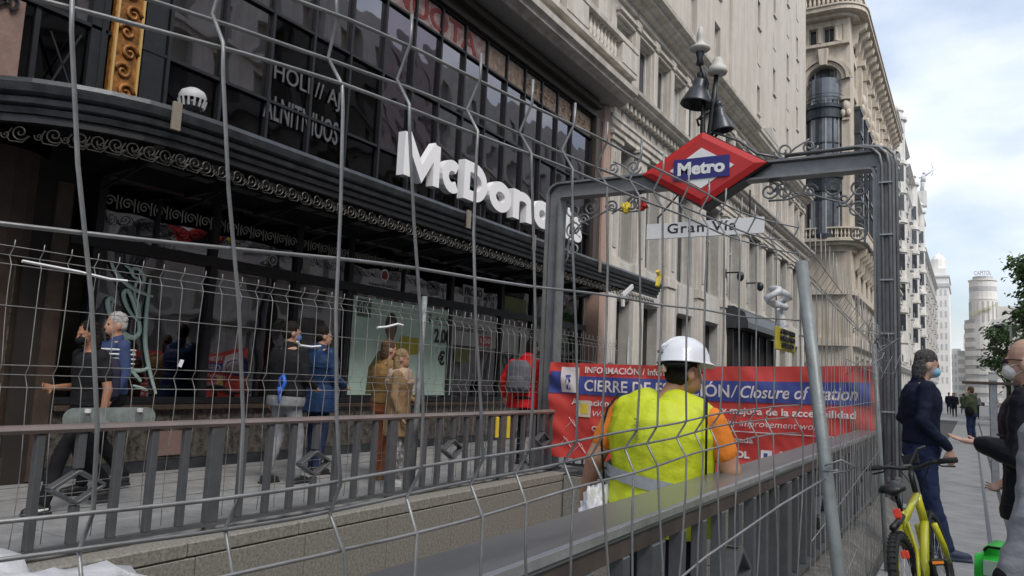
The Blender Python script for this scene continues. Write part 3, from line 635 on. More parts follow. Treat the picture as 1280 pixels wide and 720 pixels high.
# stall riser and sill (marble panels)
m = MB(T); m.box(4.95, 19.3, -.3, .0, 0, .14); m.build('plinth', M_canopy, sb)
mp_ = MB(); mp_.box(-.3, 0, 0, .79, .142, .80); rp_ = mp_.mesh('riser_panel', MM, bevel=.006)
for k in range(18): link('riser_panel', rp_, sb, Vector((XF - .02 + random.uniform(-.002, .002), 4.95 + k * .797, 0)) - sb.location)
m = MB(T); m.box(4.95, 19.3, -.3, .07, .802, .87); m.build('sill', M_brown, sb, bevel=.01)
m = MB(T); m.box(4.95, 19.3, -.24, .03, .872, .96); m.build('sill', M_black, sb, bevel=.01)
# mullions, transom
MY_ = [5.3, 7.0, 8.6, 9.8, 12.85, 14.85, 16.3, 17.7, 19.1]
for y in MY_ + [6.1, 11.3]:
    full = y in MY_
    m = MB(T); m.box(y - .05 if full else y - .025, y + .05 if full else y + .025, -.16, -.02 if full else -.05, .962 if full else 2.93, 2.80 if full else 3.6)
    if full: m.box(y - .05, y + .05, -.16, -.02, 2.95, 3.72)
    m.build('mullion', M_black, sb)
m = MB(T); m.box(4.95, 19.3, -.18, .0, 2.802, 2.948); m.build('transom', M_black, sb)
m = MB(T); m.box(4.6, 19.4, -.3, .02, 3.72, 4.25); m.build('fascia', M_black, sb)
for i in range(len(MY_) - 1):
    for z0, z1 in ((.962, 2.80), (2.95, 3.72)):
        m = MB(T); m.box(MY_[i] + .05, MY_[i + 1] - .05, -.10, -.085, z0, z1); m.build('pane', G_shop, sb)
# frosted transom band with scrollwork
M_frost = mat('frosted_scroll', (.36, .37, .33), .6, bump=0)
b = MB()
pz = [(0, a, b_) for a, b_ in spiral(.075, 1.4, 18, 0, 1)]; b.tube(pz, .009, 4)
b.tube([(0, .1, -.09), (0, .1, .09)], .009, 4); b.tube([(0, .16, -.075), (0, .14, 0), (0, .16, .075)], .009, 4)
scb = b.mesh('window_scroll', M_frost)
for k in range(26):
    y = 5.42 + k * .235
    if y < 11.5: link('window_scroll', scb, sb, Vector((XF - .075, y, 3.43)) - sb.location, (0, 0, 0))
m = MB(T); m.box(8.66, 9.75, -.13, -.12, 3.0, 3.7); m.box(9.86, 12.8, -.13, -.12, 2.97, 3.7); m.box(12.9, 14.8, -.13, -.12, 3.0, 3.7); m.box(14.9, 16.25, -.13, -.12, 3.0, 3.7); m.build('transom_blind', mat('grey_blind', (.13, .13, .14), .5), sb)
# round logo stickers and tiny words on the transom panes
def disc(name, mb_parent, y, z, r, m_, n=.0, ring_=None):
    b = MB(T); k = 20
    if ring_: 
        vs = [(y + rr * math.cos(2 * math.pi * i / k), -.08 + n, z + rr * math.sin(2 * math.pi * i / k)) for rr in (r, ring_) for i in range(k)]
        b.add(vs, [(i, (i + 1) % k, (i + 1) % k + k, i + k) for i in range(k)])
    else:
        b.add([(y + r * math.cos(2 * math.pi * i / k), -.08 + n, z + r * math.sin(2 * math.pi * i / k)) for i in range(k)], [tuple(range(k))])
    return b.build(name, m_, mb_parent)
disc('sticker', sb, 8.1, 3.08, .09, M_frost, .0, .06); disc('sticker', sb, 8.1, 3.08, .035, M_frost, .004)
disc('sticker', sb, 10.75, 3.2, .12, M_signw, .0, .085); disc('sticker', sb, 10.75, 3.2, .075, mat('dull_red', (.35, .05, .05), .5), .002)
b = MB(T); b.box(8.72, 8.86, -.078, -.075, 3.02, 3.2); b.box(8.74, 8.84, -.078, -.075, 2.97, 3.01); b.build('sticker', M_frost, sb)
b = MB(T); b.box(13.3, 14.1, -.078, -.075, 3.1, 3.36); b.build('sticker', M_frost, sb)
put_text('lettering', 'mobile', .1, M_frost, (XF - .075, 10.35, 2.98), FX, sb, width=.75, height=.07)
put_text('lettering', 'PROMO', .1, M_txt, (XF - .07, 13.36, 3.14), FX, sb, width=.68, height=.17, offset=.004)
# posters inside the glass
M_mint = mat('poster_mint', (.50, .66, .57), .5, var=.12, scale=1.5, bump=0)
po = [0]
def poster(y0, y1, z0, z1, m_, nm='poster'):
    b = MB(T); b.box(y0, y1, -.075, -.065, z0, z1); return b.build(nm, m_, sb)
p1 = poster(9.95, 13.0, 1.0, 2.74, M_mint)
pb = MB(T); pb.box(10.05, 10.42, -.064, -.062, 2.38, 2.7); pb.build('poster_logo', mat('poster_dark', (.10, .14, .11), .5), p1)
for a in (10.15, 10.28):
    b = MB(T); b.tube([(a - .045, -.058, 2.45), (a - .03, -.058, 2.6), (a, -.058, 2.64), (a + .03, -.058, 2.6), (a + .045, -.058, 2.45)], .012, 4); b.build('poster_logo', M_mint, p1)
put_text('price', '2,00', .3, M_txt, (XF - .060, 12.35, 2.0), FX, p1, width=.55, height=.34, offset=.01)
put_text('price', '€', .3, M_txt, (XF - .060, 12.52, 1.6), FX, p1, width=.22, height=.3, offset=.012)
put_text('lettering', '1 ', .2, M_txt, (XF - .060, 12.15, 2.42), FX, p1, width=.07, height=.2, offset=.008)
put_text('lettering', 'café y tostada', .1, M_txt, (XF - .060, 12.33, 2.5), FX, p1, width=.6, height=.08)
put_text('lettering', 'desayuno', .1, M_txt, (XF - .060, 12.33, 2.4), FX, p1, width=.45, height=.08)
# person printed on the poster: a flat print of head, scarf and coat
def blob(pts, m_, n): b = MB(T); b.add([(a, -.064 + n, c) for a, c in pts], [tuple(range(len(pts)))]); return b.build('poster_print', m_, p1)
def oval(y, z, a, b_, m_, n): blob([(y + a * math.cos(i * .314), z + b_ * math.sin(i * .314)) for i in range(20)], m_, n)
MP1 = mat('print_skin', (.20, .13, .09), .5, var=.2); MP2 = mat('print_hair', (.05, .035, .03), .5); MP3 = mat('print_yellow', (.45, .38, .03), .5); MP4 = mat('print_coat', (.13, .10, .03), .5, var=.3)
oval(11.0, 2.28, .17, .25, MP2, .004); oval(11.0, 2.18, .13, .2, MP1, .006); blob([(10.75, 1.95), (11.2, 2.0), (11.55, 1.95), (11.75, 1.8), (11.2, 1.9), (10.8, 1.92)], MP3, .008)
blob([(11.2, 1.86), (11.3, 2.12), (11.85, 2.1), (11.9, 1.8), (11.5, 1.75)], MP3, .010)
blob([(10.4, 1.02), (10.45, 1.5), (10.7, 1.8), (11.1, 1.88), (11.5, 1.8), (11.6, 1.4), (11.6, 1.02)], MP4, .005)
p2 = poster(13.0 + .0, 14.7, 2.05, 2.66, mat('poster_white', (.36, .35, .34), .5, var=.2, scale=2)); put_text('lettering', 'BURGER MENU', .1, M_txt, (XF - .062, 13.1, 2.35), FX, p2, width=1.2, height=.12)
b = MB(T); b.box(14.0, 14.5, -.063, -.060, 2.08, 2.3); b.build('red_badge', MATS['dull_red'], p2); put_text('lettering', '1,50', .1, M_signw, (XF - .059, 14.05, 2.13), FX, p2, width=.4, height=.12)
for i, (y0, y1, z0, z1) in enumerate(((14.95, 15.7, 2.0, 2.6), (15.8, 16.2, 1.9, 2.6), (16.4, 17.0, 2.1, 2.65))): poster(y0, y1, z0, z1, MATS['poster_white'])
for i, (y0, y1, z0, z1) in enumerate(((13.1, 13.7, 1.7, 2.0), (15, 16, 2.95, 3.3))): poster(y0, y1, z0, z1, mat('poster_olive', (.12, .13, .03), .5, var=.3), )
m = MB(T); m.box(6.35, 6.75, .004, .012, .2, .52); m.build('wall_plaque', mat('plaque_pink', (.20, .13, .12), .6), sb)
# vertical script lettering painted on the glass
sc1 = MB(T)
STR = [(0.02, [(5.968, 1.113), (6.064, 1.086), (6.171, 1.052)]) ,
(0.024, [(5.824, 1.41), (5.899, 1.334), (6.009, 1.303), (6.122, 1.326), (6.168, 1.371)]) ,
(0.02, [(5.9, 1.319), (5.984, 1.251), (6.071, 1.166)]) ,
(0.026, [(5.864, 1.651), (5.768, 1.702), (5.739, 1.638), (5.791, 1.55), (5.881, 1.498), (5.944, 1.535)]) ,
(0.034, [(5.607, 2.149), (5.555, 2.197), (5.519, 2.154), (5.555, 2.032), (5.655, 1.872), (5.793, 1.749), (5.911, 1.728), (5.977, 1.802), (5.956, 1.939)]) ,
(0.026, [(5.956, 1.939), (5.855, 2.017), (5.755, 2.151), (5.712, 2.275), (5.761, 2.318), (5.831, 2.231), (5.895, 2.093), (5.952, 1.974), (5.928, 2.14), (5.881, 2.222)]) ,
(0.026, [(5.505, 2.654), (5.562, 2.555), (5.681, 2.443), (5.817, 2.359), (5.946, 2.317), (6.114, 2.283)]) ,
(0.022, [(5.882, 2.216), (5.857, 2.335), (5.881, 2.454), (5.951, 2.44), (5.969, 2.51), (5.916, 2.591), (5.845, 2.618), (5.792, 2.593), (5.819, 2.51), (5.896, 2.486)]) ,
(0.016, [(5.69, 2.636), (5.76, 2.606), (5.79, 2.553)]) ,
(0.026, [(6.064, 2.508), (6.058, 2.271), (6.055, 1.948), (6.08, 1.658), (6.165, 1.342), (6.297, 1.009)]) ,
    ]
for r_, P0 in STR:
    P = []
    for i in range(len(P0) - 1):
        q = [P0[max(i - 1, 0)], P0[i], P0[i + 1], P0[min(i + 2, len(P0) - 1)]]
        for k in range(4):
            t_ = k / 4; P.append(tuple(.5 * (2 * q[1][j] + (q[2][j] - q[0][j]) * t_ + (2 * q[0][j] - 5 * q[1][j] + 4 * q[2][j] - q[3][j]) * t_ * t_ + (3 * q[1][j] - q[0][j] - 3 * q[2][j] + q[3][j]) * t_ ** 3) for j in (0, 1)))
    P.append(P0[-1]); n = len(P)
    sc1.tube([(a_, -.055 + .0004 * i, c_) for i, (a_, c_) in enumerate(P)], [r_ * (.6 + .5 * math.sin(math.pi * i / n)) for i in range(n)], 6)
sc1.build('script_lettering', mat('script_mint', (.50, .66, .60), .5, bump=0), sb)
# dark marble corner column and timber column
m = MB(); m.lathe([(.55, .0), (.55, .3), (.5, .32), (.5, 2.5), (.56, 2.55), (.56, 3.75)], (XF - .45, 4.2, 0), 20); m.build('corner_column', M_brown, sb, smooth=False)
m = MB(T); m.box(4.45, 4.93, -.5, .02, .0, 3.72); m.build('pier', M_dark, sb)
m = MB(T); m.box(4.72, 4.9, .022, .05, .02, 3.5); m.build('pier_trim', M_brown, sb)
for j in range(4):
    for i in range(3):
        m = MB(T); m.box(2.2 + i * .73, 2.92 + i * .73, -.4, .02 + random.uniform(0, .006), .03 + j * .62, .64 + j * .62); m.build('marble_panel', MM, sb, bevel=.004)
m = MB(T); m.box(-5, 4.38, -.5, -.01, 0, 3.72); m.build('left_wall', M_dark, sb)
M_pink = mat('pinkish_stone', (.20, .13, .11), .75, var=.25, scale=5, bump=.4)
m = MB(T); m.box(.2, 2.2, -.5, .06, 0, 3.72); m.build('left_pier', M_pink, sb); m = MB(T); m.box(2.2, 4.2, -.4, .05, 2.52, 3.72); m.build('marble_lintel', M_pink, sb)
# ---------------------------------------------------------------- canopy
cn = thing('canopy', 'long black iron and glass canopy with scroll fringe above the shop windows', 'canopy', (-8.1, 10, 3.9))
XE = -7.15
def cpath(o=0):
    P = [(XE + o, 19.4), (XE + o, 5.2)]
    P += [(XE - 1.7 + (1.7 + o) * math.cos(R(a)) , 5.2 - (1.7 + o) * math.sin(R(a)) * 1.15) for a in range(10, 91, 10)]
    P += [(-9.9, 5.2 - (1.7 + o) * 1.15 + .0), (-12, 5.2 - (1.7 + o) * 1.15)]
    return P
def mould(name, prof, m_, parent):
    """profile of (outward offset, z) swept along the canopy edge"""
    vs = []; n = None
    for o, z in prof:
        P = cpath(o); n = len(P); vs += [(x, y, z) for x, y in P]
    k = len(prof); b = MB(); b.add(vs, [(i * n + j, i * n + j + 1, ((i + 1) % k) * n + j + 1, ((i + 1) % k) * n + j) for i in range(k) for j in range(n - 1)] + [tuple(i * n for i in range(k))])
    return b.build(name, m_, parent)
mould('gutter', [(-.12, 3.78), (.0, 3.78), (.02, 3.83), (.0, 3.85), (.05, 3.87), (.06, 3.92), (.04, 3.94), (.1, 3.97), (.12, 4.05), (.10, 4.10), (-.12, 4.10)], M_canopy, cn)
mould('edge_band', [(-.1, 3.70), (-.03, 3.70), (-.03, 3.775), (-.1, 3.775)], M_black, cn)
b = MB(); b.tube([(0, a, c) for a, c in spiral(.085, 1.6, 22, R(200), 1, .12)], .008, 4); b.tube([(0, .08, .04), (0, .12, -.04), (0, .09, -.09), (0, -.03, -.1), (0, -.09, -.03)], .007, 4)
b.tube([(0, a + .13, c - .03) for a, c in spiral(.045, 1.2, 12, R(20), -1, .2)], .006, 4)
fscr = b.mesh('fringe_scroll', mat('fringe_iron', (.06, .057, .052), .5, metal=.3, bump=0))
k = 0; y = 5.25
while y < 19.3: link('fringe_scroll', fscr, cn, Vector((XE - .06, y, 3.60)) - cn.location, (0, 0, 0), ); y += .21
P = cpath(-.06)[1:]
acc = []
for i in range(len(P) - 1):
    a, b_ = Vector((*P[i], 0)), Vector((*P[i + 1], 0)); L_ = (b_ - a).length; q = max(1, round(L_ / .21))
    for j in range(q):
        c = a.lerp(b_, (j + .5) / q); ang = math.atan2(b_.y - a.y, b_.x - a.x) - math.pi / 2
        link('fringe_scroll', fscr, cn, Vector((c.x, c.y, 3.60)) - cn.location, (0, 0, ang))
m = MB(); m.box(-9.25, XE - .12, 5.2, 19.38, 4.02, 4.05); m.build('top_sheet', M_black, cn)
m = MB(); m.prism([(-9.25, 5.19)] + [p for p in cpath(-.12)[1:]][:-1] + [(-9.9, 5.19)], 4.02, 4.05, 'z'); m.build('top_sheet', M_black, cn)
M_und = mat('canopy_glass_grime', (.10, .115, .105), .3, var=.4, scale=2)
for k in range(12):
    y = 5.25 + k * 1.17
    m = MB(); m.box(-9.18, XE - .14, y, y + 1.1, 3.955, 3.965); m.build('soffit_pane', M_und, cn)
    m = MB(); m.bar((-9.15, y - .03, 3.72), (XE - .12, y - .03, 3.86), .05, .12); m.bar((-9.15, y - .03, 3.5), (XE - .9, y - .03, 3.8), .025, .03); m.build('bracket', M_black, cn)
for x in (-8.6, -7.9): m = MB(); m.box(x - .02, x + .02, 5.2, 19.3, 3.86, 3.95); m.build('purlin', M_black, cn)
for y in (4.7, 10.1, 12.3, 15.3): m = MB(); m.box(XE + .125, XE + .16, y - .05, y + .05, 3.82, 4.12); m.build('strap', mat('strap_tan', (.22, .19, .15), .7), cn, bevel=.004)
cc = thing('dome_camera', 'white slatted dome security camera standing on the canopy edge', 'camera', (XE + .02, 4.95, 4.1))
m = MB(); m.lathe([(.0, .26), (.06, .255), (.12, .22), (.145, .17), (.14, .13)], (XE + .02, 4.95, 4.12), 18); m.build('hood', mat('camera_grey', (.42, .42, .43), .5), cc, smooth=True)
for k in range(14):
    a = k * 2 * math.pi / 14; m = MB(); m.bar((XE + .02 + .14 * math.cos(a), 4.95 + .14 * math.sin(a), 4.25), (XE + .02 + .12 * math.cos(a), 4.95 + .12 * math.sin(a), 4.16), .012, .02); m.build('slat', MATS['camera_grey'], cc)
m = MB(); m.sphere((XE + .02, 4.95, 4.2), (.11, .11, .1), 14, 10); m.build('dome', M_winfar, cc, smooth=True)
m = MB(); m.box(XE - .03, XE + .07, 4.9, 5.0, 4.10, 4.14); m.build('foot', M_black, cc)
# ---------------------------------------------------------------- brand lettering standing on the canopy
lt = thing('shop_name_letters', 'row of big white block letters standing on the dark canopy edge', 'sign letters', (-7.5, 12, 4.1))
LH, LD, LW = .68, .14, .18     # cap height, depth, stroke width
def ribbon(mb, pts, w, n0, n1, close=False):
    """flat-faced stroke of width w along pts (u, z), extruded from n0 to n1"""
    P = [Vector(p) for p in pts]; n = len(P); Lf, Rt = [], []
    for i, p in enumerate(P):
        a_ = P[(i - 1) % n] if close or i else p; c_ = P[(i + 1) % n] if close or i < n - 1 else p
        d1 = (p - a_).normalized() if (p - a_).length > 1e-6 else (c_ - p).normalized(); d2 = (c_ - p).normalized() if (c_ - p).length > 1e-6 else d1
        q = Vector((-(d1 + d2).y, (d1 + d2).x)).normalized(); k = w / 2 / max(.55, q.dot(Vector((-d1.y, d1.x)))); Lf.append(p + q * k); Rt.append(p - q * k)
    vs = [(u.x, nn, u.y) for nn in (n0, n1) for u in Lf + Rt]; m_ = 2 * n
    fs = []
    for i in range(n if close else n - 1):
        j = (i + 1) % n
        fs += [(i, j, n + j, n + i), (m_ + i, m_ + n + i, m_ + n + j, m_ + j), (i, m_ + i, m_ + j, j), (n + i, n + j, m_ + n + j, m_ + n + i)]
    if not close: fs += [(0, n, m_ + n, m_), (n - 1, m_ + n - 1, m_ + 2 * n - 1, 2 * n - 1)]
    mb.add(vs, fs)
def arc(cx, cz, rx, rz, a0, a1, n=14): return [(cx + rx * math.cos(R(a0 + (a1 - a0) * i / n)), cz + rz * math.sin(R(a0 + (a1 - a0) * i / n))) for i in range(n + 1)]
w = LW; h = w / 2; X_ = .56
GL = {'M': (1.0, [([(h, 0), (h, LH)], 0), ([(1.0 - h, 0), (1.0 - h, LH)], 0), ([(h, LH - .02), (.5, .12), (1.0 - h, LH - .02)], 0)]),
 'c': (.56, [(arc(.29, X_ / 2, .29 - h, X_ / 2 - h, 48, 312), 0)]),
 'D': (.74, [([(h, h), (h, LH - h), (.3, LH - h)] + arc(.32, LH / 2, .42 - h, LH / 2 - h, 80, -80) + [(.3, h)], 1)]),
 'o': (.62, [(arc(.31, X_ / 2, .31 - h, X_ / 2 - h, 0, 345, 22), 1)]),
 'n': (.58, [([(h, 0), (h, X_)], 0), ([(h, X_ * .6)] + arc(.29, X_ * .62, .29 - h, X_ * .38 - h, 165, 0) + [(.58 - h, 0)], 0)]),
 'a': (.56, [(arc(.28, X_ / 2, .28 - h, X_ / 2 - h, 0, 345, 22), 1), ([(.56 - h, 0), (.56 - h, X_)], 0)]),
 'l': (.175, [([(h, 0), (h, LH)], 0)]),
 'd': (.58, [(arc(.28, X_ / 2, .28 - h, X_ / 2 - h, 0, 345, 22), 1), ([(.58 - h, 0), (.58 - h, LH)], 0)]),
 "'": (.15, [([(.09, LH), (.06, LH - .2)], 0)]),
 's': (.50, [([(.44, X_ - h - .02)] + arc(.25, X_ - .15, .17, .075, 40, 250, 10) + [(.25, X_ / 2), (.38, X_ / 2 - .06)] + arc(.25, .15, .17, .075, 40, -140, 10), 0)])}
LY = [8.75, 9.74, 10.36, 11.16, 12.0, 12.78, 13.56, 13.80, 14.40, 14.5]; LE = [9.66, 10.28, 11.08, 11.92, 12.72, 13.5, 13.74, 14.36, 14.5, 14.98]
for ch, y, ye in zip("McDonald's", LY, LE):
    wd, st_ = GL[ch]; m = MB(lambda u, n_, z, y=y, k=(ye - y) / wd: (-7.46 + n_, y + u * k, 4.42 + z))
    for q, (pts, cl) in enumerate(st_): ribbon(m, pts, w if ch != "s" else .15, 0, LD - q * .0015, bool(cl))
    m.build('letter', M_lettw, lt, bevel=0)
for yy in (9.2, 11.2, 13.2, 15.2): m = MB(); m.box(-7.5, -7.44, yy, yy + .05, 4.06, 4.56); m.build('support', M_black, lt)
m = MB(); m.box(-7.52, -7.465, 8.9, 14.9, 4.50, 4.56); m.build('support', M_black, lt)
G_dark = glass('dark_glass', (.16, .16, .19), .9, ior=1.42, wob=.012)
# ---------------------------------------------------------------- upper glazing
ug = thing('glazed_front', 'tall black framed window wall above the canopy with old red frieze on top', 'window wall', (XF, 10, 4.2))
ys_ = [1.2, 2.4, 3.6, 4.3, 5.05] + [5.95 + .855 * k for k in range(0, 16)]; ys_[-1] = 19.2; zs_ = [4.25, 5.5, 6.92, 8.32, 8.95]
for y in ys_[4:]: m = MB(T); m.box(y - .024, y + .024, -.10, .04, 4.25, 8.95); m.build('mullion', M_black, ug)
for y in ys_[:4]: m = MB(T); m.box(y - .03, y + .03, -.10, .0, 4.25, 8.95); m.build('mullion', M_black, ug)
for z in zs_: m = MB(T); m.box(1.2, 19.24, -.09, .03, z - .022, z + .022); m.build('transom', M_black, ug)
for i in range(len(ys_) - 1):
    if abs(ys_[i] - 5.05) < .01: continue
    for j in range(3):
        me_ = MB(); me_.box(-.006, .006, -(ys_[i + 1] - ys_[i]) / 2 + .037, (ys_[i + 1] - ys_[i]) / 2 - .037, -(zs_[j + 1] - zs_[j]) / 2 + .037, (zs_[j + 1] - zs_[j]) / 2 - .037)
        gm_ = G_mauve if (i in (10, 11) and j >= 1) else (G_dark if j == 0 or (j == 1 and 6 < i < 12) else G_upper)
        o = link('pane', me_.mesh('pane', gm_), ug, Vector((XF - .04, (ys_[i] + ys_[i + 1]) / 2, (zs_[j] + zs_[j + 1]) / 2)) - ug.location, (0, R(random.uniform(-.35, .35)), R(random.uniform(-.5, .5))))
M_frz = mat('frieze_red', (.26, .10, .09), .6, var=.3, scale=6, bump=.5, col2=(.42, .36, .36))
for i in range(9, len(ys_) - 1):
    m = MB(T); m.box(ys_[i] + .04, ys_[i + 1] - .04, -.06, -.02, 8.36, 8.91); m.build('frieze_panel', M_frz if i < 14 else mat('frieze_brown', (.16, .10, .075), .6, var=.4, scale=9, col2=(.36, .28, .22), bump=.5), ug)
put_text('reflected_lettering', 'NUOTA', .5, mat('reflected_red', (.22, .04, .04), .6, var=.3), (XF - .015, 10.35, 8.42), FX, ug, width=2.9, height=.46, offset=.01)  # reflected lettering painted as red print on the frieze
for k in range(12):
    m = MB(T); y_ = 15.3 + k * .31; m.tube([(y_ + a, -.01, 8.63 + b2) for a, b2 in spiral(.13, 1.3, 14, k, 1 if k % 2 else -1)], .014, 4); m.build('frieze_relief', MATS['frieze_brown'], ug)
# dark room behind and window lettering seen in the glass
m = MB(T); m.box(1.2, 19.2, -1.2, -1.15, 4.3, 8.9); m.build('blind_wall', mat('dim_room', (.05, .05, .055), .9), ug)
for (y0, y1, z0, z1) in ((10.3, 12.0, 6.96, 8.3),): m = MB(T); m.box(y0, y1, -.3, -.28, z0, z1); m.build('blind', mat('grey_mauve', (.13, .10, .115), .8), ug)
M_chalk = mat('chalk_print', (.085, .085, .095), .6, bump=0)
for s, y0, z0, wd, ht in (('HOLI // AJ', 7.75, 5.80, 1.45, .36), ('ALNITNIUOS', 7.6, 5.22, 1.6, .40)):
    put_text('window_lettering', s, .4, M_chalk, (XF + .004, y0, z0), FX, ug, width=wd, height=ht, offset=.002)
# gilded carved panel
gd = thing('gilded_panel', 'narrow gilded carved panel with curling relief beside the upper windows', 'carved panel', (XF, 5.5, 4.3))
m = MB(T); m.box(5.16, 5.54, -.02, .05, 4.3, 8.9); m.build('backing', M_gold, gd)
for y in (5.17, 5.50): m = MB(T); m.box(y, y + .03, .052, .085, 4.3, 8.9); m.build('moulding', mat('gold_edge', (.62, .42, .16), .4, metal=.4), gd)
for k in range(17):
    m = MB(T); zc = 4.55 + k * .26; sg_ = 1 if k % 2 else -1
    m.tube([(5.36 + sg_ * .03 + a, .06, zc + b2) for a, b2 in spiral(.115, 1.4, 16, 0 if sg_ > 0 else math.pi, sg_)], [.034 - .0012 * i for i in range(17)], 6); m.build('relief_scroll', M_gold, gd, smooth=True)
m = MB(T); m.box(4.9, 5.11, -.1, .03, 4.25, 9); m.box(5.59, 5.9, -.1, .02, 4.25, 9); m.build('jamb', M_black, gd)
# diagonal tie bars in the left bay
m = MB(T); m.bar((4.35, .1, 4.3), (4.75, .1, 5.3), .02, .02); m.bar((4.75, .1, 4.5), (4.4, .1, 5.2), .02, .02); tag(m.build('tie_bars', M_black), 'thin crossed black bars left of the gilded panel', 'bars')
m = MB(T); m.box(3.1, 4.1, -.2, .12, 4.2, 5.4); lb = thing('stone_pier', 'pinkish brown stone pier with dark iron ornament at upper left', 'pier', (XF, 3.6, 4.2)); m.build('shaft', M_pink, lb)
for k in range(6): m = MB(T); m.tube([(3.3 + k * .12 + a, .15, 5.35 + b2) for a, b2 in spiral(.12, 1.3, 14, k, 1)], .02, 5); m.build('ornament', M_black, lb)
# dark beam over the glazing
m = MB(T); m.box(-4, 19.3, -.3, .12, 8.99, 9.2); m.box(-4, 19.35, -.3, .28, 9.202, 9.34); m.box(-4, 19.4, -.3, .14, 9.342, 9.52); tag(m.build('dark_beam', mat('umber_beam', (.035, .028, .022), .5)), 'dark brown stepped beam above the glazed shop front', 'beam')
m = MB(T); m.box(19.25, 19.45, -.3, .14, 4.1, 8.98); m.box(19.46, 19.75, -.3, .1, 4.1, 8.98); tag(m.build('dark_jamb', mat('jamb_brown', (.06, .045, .038), .5)), 'dark brown jamb at the right end of the glazed front', 'jamb')
m = MB(T); m.box(19.76, 20.2, -.3, .16, 0, 9.5); tag(m.build('pink_pilaster', mat('pink_stone', (.36, .25, .21), .7, var=.1, bump=.2)), 'pinkish stone pilaster between dark shop and grey building', 'pilaster')
# ================================================================ GREY CLASSICAL BUILDING
cb = thing('classical_building', 'grey stone building with dentil cornices and pilasters beyond the dark shop', 'building', (XF - 5, 36, 0))
Y0B, Y1B = 20.2, 52.0
# lower storeys: openings between piers
us = [Y0B]; wins = []
y = 21.2
for a, b_ in ((21.3, 22.4), (23.3, 24.9), (26.9, 28.6), (30.3, 32.2), (33.8, 35.7), (37.3, 39.2), (40.8, 42.7), (44.3, 46.2), (47.8, 49.7)):
    wins.append((a, b_)); us += [a, b_]
us.append(Y1B)
zsb = [0, 3.95, 5.15, 8.9, 9.6]
m = MB(T)
wall_grid(m, us, [0, .5, 3.95, 5.2, 8.9, 9.4], lambda i, j: i % 2 == 1 and j in (1, 3), -.5, 0)
m.build('wall', M_stone2, cb)
for k, (a, b_) in enumerate(wins):
    c = (a + b_) / 2
    o = window(cb, T, a, b_, 5.2, 8.9, rec=-.42, fr=.1, mf=M_stone2, mull=1, trans=(7.6,), mg=M_winfar)
    m = MB(T); m.box(a, b_, -.45, -.35, .5, 3.95); m.build('shopfront', M_dark, cb)
    m = MB(T); m.box(a + .05, b_ - .05, .0, .10, 4.0, 5.1); m.build('panel', mat('pale_panel', (.50, .49, .47), .75, streak=.15), cb, bevel=.02)
piers = [Y0B + .45] + [(wins[i][1] + wins[i + 1][0]) / 2 for i in range(len(wins) - 1)] + [50.8]
for c in piers:
    m = MB(T); m.box(c - .42, c + .42, .002, .14, 0, 4.8); m.box(c - .48, c + .48, .002, .2, 4.802, 5.15); m.box(c - .36, c + .36, .002, .17, 5.152, 8.6); m.box(c - .42, c + .42, .002, .24, 8.602, 8.78); m.box(c - .47, c + .47, .002, .3, 8.782, 8.9)
    m.build('pilaster', M_stone, cb, bevel=.01)
    m = MB(T); m.box(c - .12, c + .12, .172, .2, 5.4, 8.3); m.build('flute', M_stone2, cb)
# entablature A
def cornice(prof, y0, y1, m_, parent, name='cornice', dent=None, X0=XF, seg=None):
    m = MB(); m.prism([(X0 + a, b_) for a, b_ in prof], y0, y1, 'y'); m.build(name, m_, parent)
cornice([(-.5, 8.902), (.12, 8.902), (.12, 9.1), (.18, 9.12), (.18, 9.3), (.22, 9.32), (.22, 9.42), (-.5, 9.42)], Y0B, Y1B, M_stone, cb, 'architrave')
cornice([(-.5, 9.422), (.1, 9.422), (.1, 9.78), (-.5, 9.78)], Y0B, Y1B, M_stone2, cb, 'frieze')
cornice([(-.5, 10.02), (.22, 10.02), (.5, 10.12), (.52, 10.2), (.62, 10.26), (.64, 10.36), (-.5, 10.42)], Y0B + .02, Y1B + .3, M_stone, cb, 'cornice')
m = MB(); m.box(0, .2, 0, .17, 9.80, 10.0); dm = m.mesh('dentil', M_stone)
cornice([(-.5, 9.782), (.12, 9.782), (.12, 10.018), (-.5, 10.018)], Y0B, Y1B, M_stone2, cb, 'bed_mould')
k = 0; y = Y0B + .1
while y < Y1B: link('dentil', dm, cb, Vector((XF + .12, y, 0)) - cb.location); y += .34 
for k in range(50): m = MB(); 
b = MB(); b.box(0, .03, 0, .38, 9.5, 9.72); rl = b.mesh('frieze_relief', M_stone, bevel=.01)
y = Y0B + .3
while y < Y1B - .4: link('frieze_relief', rl, cb, Vector((XF + .1, y, 0)) - cb.location); y += .62
# second level
us = [Y0B - .8]; w2 = [(18.0, 19.0)] and []
pat = []
y = 20.9
while y < 51: pat.append((y, y + 1.25)); y += 1.72
for a, b_ in pat: us += [a, b_]
us.append(Y1B)
m = MB(T); wall_grid(m, us, [10.42, 10.75, 12.75, 13.4], lambda i, j: i % 2 == 1 and j == 1, -.5, -.05); m.build('wall', M_stone, cb)
for i, (a, b_) in enumerate(pat):
    window(cb, T, a, b_, 10.75, 12.75, rec=-.28, fr=.09, mf=M_blind, mull=0, trans=(), mg=(M_winfar if i % 3 else mat('pane_pale', (.42, .45, .47), .2, bump=0)))
    m = MB(T); m.box(a - .06, b_ + .06, -.048, .06, 12.82, 12.95); m.box(a - .12, b_ + .12, -.048, .14, 12.952, 13.04); m.build('lintel', M_stone, cb)
    c = b_ + .235
    m = MB(T); m.box(c - .19, c + .19, -.048, .06, 10.45, 12.9); m.box(c - .22, c + .22, -.048, .12, 12.902, 13.2); m.build('pilaster', M_stone, cb)
